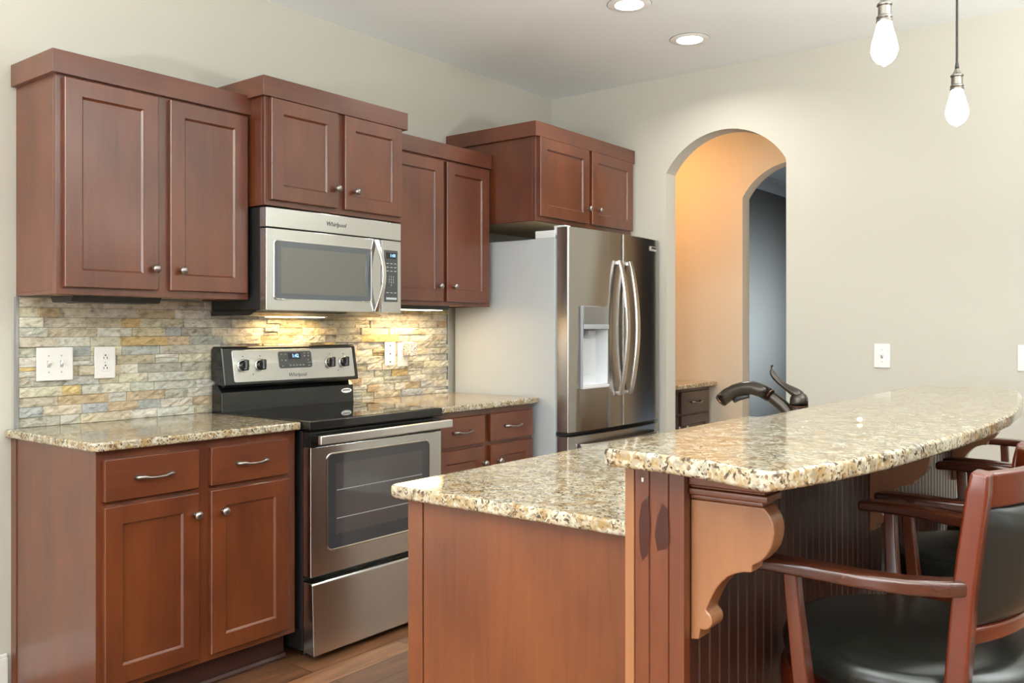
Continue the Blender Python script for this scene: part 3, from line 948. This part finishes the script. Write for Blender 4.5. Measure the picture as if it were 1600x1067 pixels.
def fr_front(x0, x1, z0, z1, yb, yf, bow, n=14):
    mm = MB(); bm = mm.bm
    cx = (FX0 + FX1) / 2; hw = (FX1 - FX0) / 2
    f_ = lambda x: yf - bow * (1 - ((x - cx) / hw) ** 2)
    r = .010
    P = [(x0, yb), (x0, f_(x0) + r)] + [(x0 + r * .3, f_(x0) + r * .3)] + [(x0 + r + (x1 - x0 - 2 * r) * k / n, f_(x0 + r + (x1 - x0 - 2 * r) * k / n)) for k in range(n + 1)] + [(x1 - r * .3, f_(x1) + r * .3), (x1, f_(x1) + r), (x1, yb)]
    mm.prism(P, 'z', z0, z1)
    return mm


FB = .028
ff = lambda x: FYD - FB * (1 - ((x - (FX0 + FX1) / 2) / ((FX1 - FX0) / 2)) ** 2)
SEAM = 2.808
dl = fr_front(FX0, SEAM - .003, .738, 1.790, FYB - .012, FYD, FB).build('door', M['steel_fridge'], t, bevel=.002)
dr = fr_front(SEAM + .003, FX1, .738, 1.790, FYB - .012, FYD, FB).build('door', M['steel_fridge'], t, bevel=.002)
fz = fr_front(FX0, FX1, .09, .716, FYB - .012, FYD, FB).build('freezer_drawer', M['steel_fridge'], t, bevel=.002)
for nm, z0, z1 in (('door_gasket', .742, 1.736), ('drawer_gasket', .10, .712)):
    bx(nm, M['gasket'], t, FX0 + .006, FX1 - .006, FYB - .012, FYB, z0, z1)
bx('hinge_bar', M['black_matte'], t, FX0 + .01, FX1 - .01, FYD + .03, FYB, .718, .736)
m = MB(); m.box(FX0 + .002, FX0 + .07, FYB + .002, -.590, 1.7385, 1.778); m.box(FX0 + .008, FX0 + .06, -.775, FYB + .002, 1.7905, 1.800); m.box(FX0 + .008, FX0 + .06, FYB - .008, FYB + .012, 1.75, 1.800)
m.build('hinge_cover', M['fridge_white'], t, bevel=.003)
m = MB(); m.box(FX1 - .07, FX1 - .002, FYB + .002, -.590, 1.7385, 1.778); m.build('hinge_cover', M['fridge_white'], t, bevel=.003)
bx('toe_grille', M['black_matte'], t, FX0 + .02, FX1 - .02, FYD + .05, FYB, .01, .085)
for z0 in (1.7905, .7165):
    pass
# bowed handles


def fr_handle(par, x, za, zb, dx):
    mm = MB(); P = []
    for k in range(17):
        u = k / 16; b_ = math.sin(PI * u) ** .8
        P.append((x + dx * b_, ff(x) - .014 - .048 * b_, za + (zb - za) * u))
    w = [.030 + .006 * math.sin(PI * k / 16) for k in range(17)]
    mm.sweep(P, w, .016, up=(0, -1, 0))
    h = mm.build('handle', M['steel_bar'], par, bevel=.004, seg=3)
    mm = MB()
    for z in (za + .004, zb - .024): mm.box(x - .011, x + .011, ff(x) - .012, ff(x) + .006, z, z + .02)
    mm.build('handle_mount', M['steel_bar'], h, bevel=.002)


fr_handle(dl, 2.748, .905, 1.642, .006)
fr_handle(dr, 2.856, .905, 1.642, .006)
hp = []
m = MB()
for k in range(17):
    u = k / 16; x = FX0 + .075 + (FX1 - FX0 - .13) * u
    hp.append((x, ff(x) - .012 - .045 * math.sin(PI * u) ** .6, .663 + .004 * math.sin(PI * u)))
m.sweep(hp, .016, .026); m.build('drawer_handle', M['steel_bar'], fz, bevel=.004)
# dispenser
yd = ff(2.54)
dsp = MB(); dsp.prism(rrect(2.412, 2.660, .955, 1.388, .004), 'y', yd - .003, yd + .02); dsp = dsp.build('dispenser_frame', M['gasket'], dl, bevel=.002)
bx('dispenser_controls', mat('grey_dispenser_panel', (.22, .22, .21), .2, .3), dsp, 2.415, 2.657, yd - .0085, yd - .002, 1.272, 1.386, bevel=.002)
bx('control_strip', M['gasket'], dsp, 2.415, 2.657, yd - .010, yd - .004, 1.268, 1.292, bevel=.001)
# recess built as an open-fronted box standing proud behind the frame plane
m = MB(); bm = m.bm
def q4(a): m.bm.faces.new([bm.verts.new(p) for p in a])
x0, x1, z0, z1, ya, yb_ = 2.416, 2.656, .975, 1.266, yd - .0035, yd + .075
M['recess'] = mat('white_dispenser_recess', (.74, .76, .78), .35)
cut = bpy.data.meshes.new('c'); cb = MB(); cb.box(x0, x1, yd - .1, yb_, z0, z1)
cutter = cb.build('cutter', M['recess'])
for o_ in (dl, dsp):
    bo = o_.modifiers.new('cut', 'BOOLEAN'); bo.operation = 'DIFFERENCE'; bo.object = cutter; bo.solver = 'EXACT'
bpy.context.view_layer.update()
dg = bpy.context.evaluated_depsgraph_get()
for o_ in (dl, dsp):
    ev = o_.evaluated_get(dg); nm_ = bpy.data.meshes.new_from_object(ev)
    o_.modifiers.clear(); o_.data = nm_
bpy.data.objects.remove(cutter)
q4([(x0, yb_ - .001, z0), (x1, yb_ - .001, z0), (x1, yb_ - .001, z1), (x0, yb_ - .001, z1)])
q4([(x0 + .001, ya, z0), (x0 + .001, yb_, z0), (x0 + .001, yb_, z1), (x0 + .001, ya, z1)])
q4([(x1 - .001, ya, z0), (x1 - .001, yb_, z0), (x1 - .001, yb_, z1), (x1 - .001, ya, z1)])
q4([(x0, ya, z0 + .001), (x1, ya, z0 + .001), (x1, yb_, z0 + .001), (x0, yb_, z0 + .001)])
q4([(x0, ya, z1 - .001), (x1, ya, z1 - .001), (x1, yb_, z1 - .001), (x0, yb_, z1 - .001)])
m.build('dispenser_recess', M['recess'], dsp)
bx('dispenser_paddle', M['fridge_white'], dsp, 2.485, 2.585, yb_ - .016, yb_ - .004, 1.03, 1.22, bevel=.002)
bx('drip_tray', M['recess'], dsp, 2.414, 2.658, yd - .012, yd + .06, .957, .974, bevel=.003)
bx('nozzle', M['gasket'], dsp, 2.505, 2.565, yd + .02, yd + .05, 1.235, 1.264, bevel=.003)
# small badge on the second door
def on_door(name, mt, par, x0, x1, z0, z1, d0, d1):
    mm = MB(); bm = mm.bm
    A = [bm.verts.new((x, ff(x) - d1, z)) for x, z in ((x0, z0), (x1, z0), (x1, z1), (x0, z1))]
    Bq = [bm.verts.new((x, ff(x) - d0, z)) for x, z in ((x0, z0), (x1, z0), (x1, z1), (x0, z1))]
    fs = [bm.faces.new(A), bm.faces.new(Bq)]
    for k in range(4): fs.append(bm.faces.new((A[k], A[(k + 1) % 4], Bq[(k + 1) % 4], Bq[k])))
    bmesh.ops.recalc_face_normals(bm, faces=fs)
    return mm.build(name, mt, par)


bg_ = on_door('badge', mat('pale_badge', (.42, .42, .40), .4), dr, 3.128, 3.214, 1.722, 1.748, -.001, .004)
on_door('badge_inset', M['panel_grey'], bg_, 3.146, 3.211, 1.733, 1.745, .003, .0046)

# ------------------------------------------------------------------ island
IX0 = .062
PX0 = -.060           # face of the end post
YK, YW0, YW1 = -1.905, -2.550, -2.660     # kitchen side, bar wall inner and outer faces
IX1 = 2.0
t = thing('kitchen_island', 'two-level cherry kitchen island with carved corbels and beadboard side', 'kitchen island', (1.0, -2.25, 0))
m = MB(); m.box(IX0, IX1, YW0, YK, 0, .884); m.build('cabinet_body', M['wood_isl'], t, bevel=.002)
m = MB(); m.box(IX0 - .006, IX0, YK - .045, YK, 0, .884); m.build('end_stile', M['wood_isl'], t, bevel=.0015)
m = MB(); m.box(IX0 - .003, IX0, YW0, YK - .047, 0, .884); m.build('end_panel', M['wood_isl'], t)
m = MB()
nd = 4; wdt = (IX1 - IX0) / nd
isl_doors = []
for k in range(nd):
    a, b = IX0 + wdt * k + .02, IX0 + wdt * (k + 1) - .02
    mm = MB(); mm.panel_door(a, b, .13, .84, -YK - 0.0, fr=.058)
    for v in mm.bm.verts: v.co.y = -v.co.y + .02 - .0
    bmesh.ops.reverse_faces(mm.bm, faces=mm.bm.faces)
    for v in mm.bm.verts: v.co.y = v.co.y
    mm.build('door', M['wood_isl'], t)
bx('bar_wall', M['wood_v'], t, PX0 + .02, IX1, YW1 + .006, YW0, 0, 1.036)
# end post: trim strip, fluted face
m = MB()
flute = [(YW0 - .017, PX0), (YW0 - .017 - .0265, PX0), (YW0 - .0445, PX0 + .0035), (YW0 - .0475, PX0 + .0035), (YW0 - .0485, PX0),
         (YW0 - .080, PX0), (YW0 - .081, PX0 + .0035), (YW0 - .084, PX0 + .0035), (YW0 - .085, PX0), (YW1, PX0), (YW1, PX0 + .022), (YW0 - .017, PX0 + .022)]
m.prism([(p[1], p[0]) for p in flute], 'z', 0, 1.036)
post = m.build('end_post', M['wood_v'], t, bevel=.0008)
bx('post_edge_strip', M['wood_corbel'], t, PX0 - .002, PX0 + .022, YW0 - .016, YW0 + .002, 0, 1.036, bevel=.0015)
m = MB()
m.prism([(-2.593, .985), (-2.596, .93), (-2.592, .885), (-2.582, .872), (-2.577, .89), (-2.575, .94), (-2.580, .97)][::-1], 'x', PX0 - .0006, PX0)
m.prism([(-2.630, .965), (-2.632, .915), (-2.628, .900), (-2.611, .893), (-2.605, .92), (-2.610, .95), (-2.620, .975)][::-1], 'x', PX0 - .0006, PX0)
m.build('dark_stain', M['stain'], post)
bx('post_screw', M['plate'], post, PX0 - .0025, PX0, -2.585, -2.581, 1.008, 1.015)
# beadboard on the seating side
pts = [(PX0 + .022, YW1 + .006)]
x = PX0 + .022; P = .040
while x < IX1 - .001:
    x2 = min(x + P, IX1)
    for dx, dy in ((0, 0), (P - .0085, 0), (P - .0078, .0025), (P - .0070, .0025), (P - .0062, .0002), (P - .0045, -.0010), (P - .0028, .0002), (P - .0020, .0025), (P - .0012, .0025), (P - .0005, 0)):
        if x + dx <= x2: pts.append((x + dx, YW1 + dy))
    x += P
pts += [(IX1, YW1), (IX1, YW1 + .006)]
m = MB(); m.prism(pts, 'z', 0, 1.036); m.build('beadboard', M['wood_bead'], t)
# corbels
PROF = [(-2.660, .984), (-2.787, .985), (-2.793, .979), (-2.799, .970), (-2.803, .960), (-2.8045, .948), (-2.803, .935), (-2.799, .921), (-2.791, .908), (-2.781, .897), (-2.768, .889), (-2.767, .878),
        (-2.752, .876), (-2.738, .871), (-2.726, .864), (-2.716, .854), (-2.706, .841), (-2.699, .828), (-2.693, .815), (-2.688, .803), (-2.690, .799), (-2.695, .795), (-2.698, .789), (-2.6985, .782), (-2.696, .776), (-2.690, .770), (-2.683, .768),
        (-2.678, .769), (-2.6765, .764), (-2.6745, .751), (-2.660, .748)]


def corbel(x0, w, first):
    mm = MB(); mm.prism(PROF, 'x', x0, x0 + w)
    c_ = mm.build('corbel', M['wood_corbel'], t, bevel=.0025)
    mm = MB()
    e = .006
    for (za, zb, yo, ee) in ((.985, .993, -2.786, .001), (.993, 1.004, -2.796, .007), (1.004, 1.009, -2.790, .003)):
        mm.box(x0 - ee, x0 + w + ee, yo, YW1, za, zb)
    pr_ = [(YW1, 1.009), (-2.792, 1.009), (-2.798, 1.013), (-2.801, 1.020), (-2.800, 1.028), (-2.796, 1.034), (-2.792, 1.036), (YW1, 1.036)]
    mm.prism(pr_, 'x', x0 - .009, x0 + w + .012)
    mm.build('cap_moulding', M['wood_isl'], c_, bevel=.002)
    return c_


corbel(-.036, .046, True)
corbel(.975, .046, False)
corbel(1.935, .046, False)

slab('granite_countertop', 'lower granite countertop of the island, facing the range', [(.020, YW0 + .001), *rc(.045, -1.897, .025, 180, 90), (IX1 + .03, -1.872), (IX1 + .03, YW0 + .001)], .885, .914, M['granite'])
# raised bar top with bowed seating edge
bar = [(-.118, -2.562), *rc(-.098, -2.552, .020, 180, 90)[1:]]
bar += [(1.88, -2.532)] + [(1.95, -2.540), (2.0, -2.565), (2.028, -2.62), (2.036, -2.70), (2.024, -2.77), (1.99, -2.825), (1.945, -2.853)]
bar += [(1.80, -2.888), (1.55, -2.928), (1.26, -2.964), (1.007, -2.979), (.752, -2.979), (.492, -2.968), (.309, -2.951), (.160, -2.935), (.052, -2.917), (-.046, -2.897), (-.120, -2.877), (-.168, -2.862), (-.182, -2.852), (-.184, -2.842)]
bar += [(-.165, -2.79), (-.141, -2.735), (-.124, -2.65)]
slab('bar_counter', 'raised granite bar top with bowed seating edge, highest of the counters', bar[::-1], 1.037, 1.067, M['granite'], 'countertop')
m = MB(); m.lathe([(0, 0), (.004, .0005), (.0062, .004), (.0058, .008), (.003, .0105), (0, .011)], (.42, -2.80, 1.067), (0, 0, 1), 14)
# the bead sits where its pixel falls on the bar
m.bm.free(); m = MB(); m.lathe([(0, 0), (.004, .0005), (.0062, .004), (.0058, .008), (.003, .0105), (0, .011)], (.583, -2.752, 1.067), (0, 0, 1), 14)
tag(m.build('bead', M['plate'], None, smooth=True, loc=(.583, -2.752, 1.067)), 'tiny white bead lying on the raised granite bar', 'bead')

# ------------------------------------------------------------------ faucet
FXx, FYy = 1.135, -2.418
t = thing('kitchen_faucet', 'oil-rubbed bronze pull-out faucet rising behind the raised bar', 'faucet', (FXx, FYy, .914))
m = MB(); m.lathe([(.034, 0), (.034, .006), (.029, .010), (.026, .014), (.0255, .10), (.026, .128), (.0255, .131)], (FXx, FYy, .914), (0, 0, 1), 28); m.build('body', M['bronze'], t, smooth=True)
m = MB(); m.lathe([(.0262, 0), (.0266, .002), (.0262, .004)], (FXx, FYy, 1.043), (0, 0, 1), 28); m.build('collar', M['bronze_edge'], t, smooth=True)
m = MB(); m.lathe([(.0255, 0), (.0262, .010), (.025, .022), (.020, .032), (.010, .038), (0, .039)], (FXx, FYy, 1.047), (0, 0, 1), 28); m.build('cap', M['bronze'], t, smooth=True)
m = MB()
m.tube([(FXx, FYy - .012, 1.072), (FXx, FYy + .010, 1.084), (FXx, FYy + .028, 1.094), (FXx, FYy + .052, 1.108), (FXx, FYy + .073, 1.127), (FXx, FYy + .084, 1.146), (FXx, FYy + .083, 1.158), (FXx, FYy + .078, 1.164)],
       [.016, .018, .0125, .0095, .0100, .0098, .0065, .002], 14, sx=1.35, sy=.85, up=(0, 0, 1)); m.build('lever', M['bronze'], t, smooth=True, subsurf=1)
m = MB()
m.tube([(FXx, FYy, .990), (FXx, FYy + .022, 1.018), (FXx, FYy + .050, 1.046), (FXx, FYy + .078, 1.066), (FXx, FYy + .088, 1.072)], [.019, .019, .0185, .0175, .0165], 18); m.build('spout', M['bronze'], t, smooth=True)
m = MB(); m.tube([(FXx, FYy + .084, 1.0705), (FXx, FYy + .090, 1.0745)], [.0192, .0196], 18); m.build('spout_ring', M['bronze_edge'], t, smooth=True)
hd = MB()
hd.tube([(FXx, FYy + .088, 1.073), (FXx, FYy + .112, 1.085), (FXx, FYy + .140, 1.092), (FXx, FYy + .168, 1.091), (FXx, FYy + .195, 1.082), (FXx, FYy + .222, 1.066), (FXx, FYy + .240, 1.051)],
        [.0195, .0205, .0205, .020, .020, .0215, .0205], 18)
hd = hd.build('spray_head', M['bronze'], t, smooth=True)
m = MB(); m.tube([(FXx, FYy + .152, 1.068), (FXx, FYy + .185, 1.060), (FXx, FYy + .200, 1.050)], [.006, .009, .007], 10); m.build('spray_button', M['black_matte'], hd, smooth=True)
m = MB(); m.tube([(FXx, FYy + .238, 1.053), (FXx, FYy + .243, 1.0485)], [.0210, .0200], 18); m.build('nozzle_rim', M['bronze_edge'], hd, smooth=True)

# ------------------------------------------------------------------ bar stools (modelled facing +y, origin on the floor under the seat centre)
def make_stool(cx, cy, label):
    t = thing('bar_stool', label, 'bar stool', (cx, cy, 0), 'bar stools along the island')
    L3 = lambda x, y, z: (cx + x, cy + y, z)
    m = MB(); m.lathe([(0, .642), (.200, .642), (.219, .648), (.230, .664), (.232, .682), (.226, .699), (.212, .712), (.185, .720), (.10, .727), (0, .729)], L3(0, 0, 0), (0, 0, 1), 48)
    m.build('seat_cushion', M['leather'], t, smooth=True)
    m = MB(); m.lathe([(0, .580), (.226, .580), (.235, .588), (.237, .610), (.235, .632), (.226, .6415), (0, .6415)], L3(0, 0, 0), (0, 0, 1), 40); m.build('seat_frame', M['wood_stool'], t, smooth=True)
    m = MB(); m.lathe([(.11, .555), (.11, .584)], L3(0, 0, 0), (0, 0, 1), 24); m.build('swivel', M['black_matte'], t, smooth=False)
    m = MB(); m.box(cx - .14, cx + .14, cy - .14, cy + .14, .50, .554); m.build('base_frame', M['wood_stool'], t, bevel=.004)
    for sx in (-1, 1):
        for sy in (-1, 1):
            m = MB(); m.sweep([L3(sx * .125, sy * .125, .54), L3(sx * .17, sy * .17, .25), L3(sx * .205, sy * .205, 0)], [.042, .038, .030], [.042, .038, .030], up=(0, 1, 0)); m.build('leg', M['wood_stool'], t, bevel=.004)
    m = MB(); R_ = .19
    m.tube([L3(R_ * math.cos(2 * PI * k / 32), R_ * math.sin(2 * PI * k / 32), .22) for k in range(33)], .013, 10); m.build('foot_ring', M['wood_stool'], t, smooth=True)
    for s in (-1, 1):
        # back post
        m = MB(); m.sweep([L3(s * .212, -.112, .50), L3(s * .212, -.118, .70), L3(s * .214, -.130, .86), L3(s * .217, -.150, 1.015), L3(s * .217, -.154, 1.047)], [.050, .050, .050, .048, .044], [.034, .034, .033, .032, .026], up=(0, -1, 0))
        m.build('back_post', M['wood_stool'], t, bevel=.006, seg=3)
        # armrest
        P = [(s * .302, .185), (s * .303, .15), (s * .302, .08), (s * .294, .01), (s * .276, -.055), (s * .248, -.102), (s * .222, -.128)]
        Z = [.872, .874, .873, .869, .866, .864, .863]
        m = MB(); m.sweep([L3(x, y, z) for (x, y), z in zip(P, Z)], [.046, .048, .048, .046, .044, .040, .036], [.022, .023, .024, .024, .025, .026, .026])
        a = m.build('armrest', M['wood_arm'], t, bevel=.007, seg=3)
        m = MB(); m.sweep([L3(s * .298, .118, .864), L3(s * .292, .114, .80), L3(s * .283, .106, .70), L3(s * .270, .096, .575)], [.026, .029, .034, .038], [.024, .024, .026, .028], up=(0, 1, 0))
        m.build('arm_post', M['wood_post'], t, bevel=.004)
    # bowed back: top rail, leather pad, bottom rail
    def bow(u, z):       # u in -1..1
        half = .194
        return (u * half, -.122 - .115 * max(0, z - .76) - .055 * (1 - u * u))
    def rail(z0, z1, th, name, mt):
        mm = MB(); bm = mm.bm; n = 16; rings = []; fs = []
        for i in range(n + 1):
            u = -1 + 2 * i / n
            r = []
            for z, d in ((z0, -1), (z1, -1), (z1, 1), (z0, 1)):
                x_, y_ = bow(u, z); r.append(bm.verts.new(L3(x_, y_ + d * th / 2, z)))
            rings.append(r)
        for a_, b_ in zip(rings, rings[1:]):
            for k in range(4): fs.append(bm.faces.new((a_[k], b_[k], b_[(k + 1) % 4], a_[(k + 1) % 4])))
        fs.append(bm.faces.new(rings[0])); fs.append(bm.faces.new(rings[-1]))
        bmesh.ops.recalc_face_normals(bm, faces=fs)
        return mm.build(name, mt, t, bevel=.006, seg=3)
    rail(.985, 1.043, .026, 'top_rail', M['wood_stool'])
    rail(.762, .792, .026, 'bottom_rail', M['wood_stool'])
    mm = MB(); bm = mm.bm; nu, nv = 18, 12; fs = []
    for d in (1, -1):
        g = []
        for i in range(nu + 1):
            row = []
            for k in range(nv + 1):
                u = -1 + 2 * i / nu; v = k / nv; z = .790 + .197 * v
                x_, y_ = bow(u * .985, z)
                e = (1 - abs(u) ** 5) ** .6 * (1 - abs(2 * v - 1) ** 5) ** .6
                row.append(bm.verts.new(L3(x_, y_ + d * (.004 + .026 * e), z)))
            g.append(row)
        for i in range(nu):
            for k in range(nv):
                f = (g[i][k], g[i + 1][k], g[i + 1][k + 1], g[i][k + 1])
                fs.append(bm.faces.new(f if d < 0 else f[::-1]))
        if d == 1: g1 = g
    lp = lambda g: [g[i][0] for i in range(nu + 1)] + [g[nu][k] for k in range(1, nv + 1)] + [g[i][nv] for i in range(nu - 1, -1, -1)] + [g[0][k] for k in range(nv - 1, 0, -1)]
    A, Bv = lp(g1), lp(g)
    for k in range(len(A)): fs.append(bm.faces.new((A[k], A[(k + 1) % len(A)], Bv[(k + 1) % len(A)], Bv[k])))
    bmesh.ops.recalc_face_normals(bm, faces=fs)
    mm.build('back_pad', M['leather'], t, smooth=True)
    return t


def dup(root, loc, label):
    r = root.copy(); COL.objects.link(r); r.location = loc; r['label'] = label
    for ch in list(root.children):
        c = ch.copy(); COL.objects.link(c); c.parent = r
        for g in ch.children:
            d_ = g.copy(); COL.objects.link(d_); d_.parent = c
    return r


stool = make_stool(.366, -2.912, 'closest bar stool, its red-brown back post and padded seat large in view')
dup(stool, (1.098, -2.912, 0), 'middle bar stool, black seat seen between the two other stools')
dup(stool, (1.800, -2.912, 0), 'farthest bar stool, only its armrests visible near the bar end')

# ------------------------------------------------------------------ pendants
def pendant(x, y, zb, label):
    t = thing('pendant_light', label, 'pendant light', (x, y, ZC), 'bare bulb pendants over the bar')
    m = MB(); m.lathe([(.0, zb), (.003, zb + .0005), (.007, zb + .004), (.018, zb + .010), (.027, zb + .022), (.0318, zb + .037), (.0312, zb + .050), (.027, zb + .068), (.0215, zb + .088), (.0175, zb + .103), (.016, zb + .110)], (x, y, 0), (0, 0, 1), 28)
    m.build('bulb', M['bulb'], t, smooth=True)
    z = zb + .108
    m = MB(); m.lathe([(.0165, z), (.0195, z + .002), (.0198, z + .006), (.0175, z + .009), (.0195, z + .012), (.0190, z + .016), (.0165, z + .018), (.0160, z + .040), (.0185, z + .043), (.0185, z + .047), (.013, z + .052), (.008, z + .060), (.006, z + .066), (0, z + .066)], (x, y, 0), (0, 0, 1), 24)
    m.build('socket', M['socket'], t, bevel=.0006)
    m = MB(); m.lathe([(.0062, z + .064), (.0055, z + .076), (.0035, z + .090), (0, z + .090)], (x, y, 0), (0, 0, 1), 12); m.build('strain_relief', M['black_matte'], t, smooth=True)
    m = MB(); m.tube([(x, y, z + .085), (x + .001, y, z + .25), (x + .003, y, z + .4), (x + .002, y, ZC - .018)], .0036, 8); m.build('cord', M['cord'], t, smooth=True)
    m = MB(); m.lathe([(0, ZC - .024), (.02, ZC - .024), (.055, ZC - .018), (.06, ZC - .004), (.06, ZC - .001)], (x, y, 0), (0, 0, 1), 28); m.build('canopy', M['bronze'], t, smooth=True)
    return t


pendant(.920, -2.712, 1.925, 'bare bulb pendant hanging higher in the picture, its cord cut off')
pendant(1.549, -2.752, 1.883, 'bare bulb pendant showing its long black cord, nearer the plain wall')

# ------------------------------------------------------------------ recessed ceiling lights
def downlight(x, y, label):
    t = thing('recessed_light', label, 'ceiling light', (x, y, ZC), 'recessed lights in the kitchen ceiling')
    m = MB(); bm = m.bm
    m.lathe([(.066, ZC - .006), (.070, ZC - .0075), (.098, ZC - .004), (.102, ZC - .0005)], (x, y, 0), (0, 0, 1), 40)
    m.build('trim_ring', M['white_metal'], t, smooth=True)
    m = MB(); m.lathe([(0, ZC - .0085), (.050, ZC - .0085), (.066, ZC - .0065)], (x, y, 0), (0, 0, 1), 36); m.build('lens', M['lens'], t, smooth=True)
    area('lamp_downlight', (x, y, ZC - .012), (0, 0, 0), .12, .12, 8, (1, .95, .88), math.radians(150), parent=t, disk=True)
    return t


downlight(2.745, -1.263, 'lit recessed ceiling light closer to the arch wall')
downlight(2.128, -1.269, 'lit recessed ceiling light cut by the top picture edge')

# ------------------------------------------------------------------ pantry hall beyond the arch
t = base_cab('dark cherry pantry base cabinet seen through the arch', 3.43, 4.325,
             [(3.470, 3.820, .705, .848), (3.873, 4.284, .705, .848)],
             [(3.470, 3.820, .13, .690, (3.800, .621)), (3.873, 4.284, .13, .690, (3.912, .620))], yf=-.620, top=.872, mt='wood_hall', toe=-.55)
slab('granite_countertop', 'granite countertop on the pantry cabinet beyond the arch', [(3.415, -.003), (3.415, -.668), (4.356, -.668), (4.356, -.003)], .873, .902, M['granite_hall'])
t = thing('hall_ceiling_light', 'warm ceiling light of the pantry hall, hidden above the arch', 'ceiling light', (3.76, -.35, ZC))
m = MB(); m.lathe([(0, ZC - .07), (.08, ZC - .06), (.13, ZC - .03), (.14, ZC - .002)], (3.76, -.35, 0), (0, 0, 1), 28); m.build('glass_bowl', M['lamp_warm'], t, smooth=True)
area('lamp_hall', (3.76, -.35, ZC - .08), (0, 0, 0), .2, .2, 9, (1, .38, .06), parent=t, disk=True)
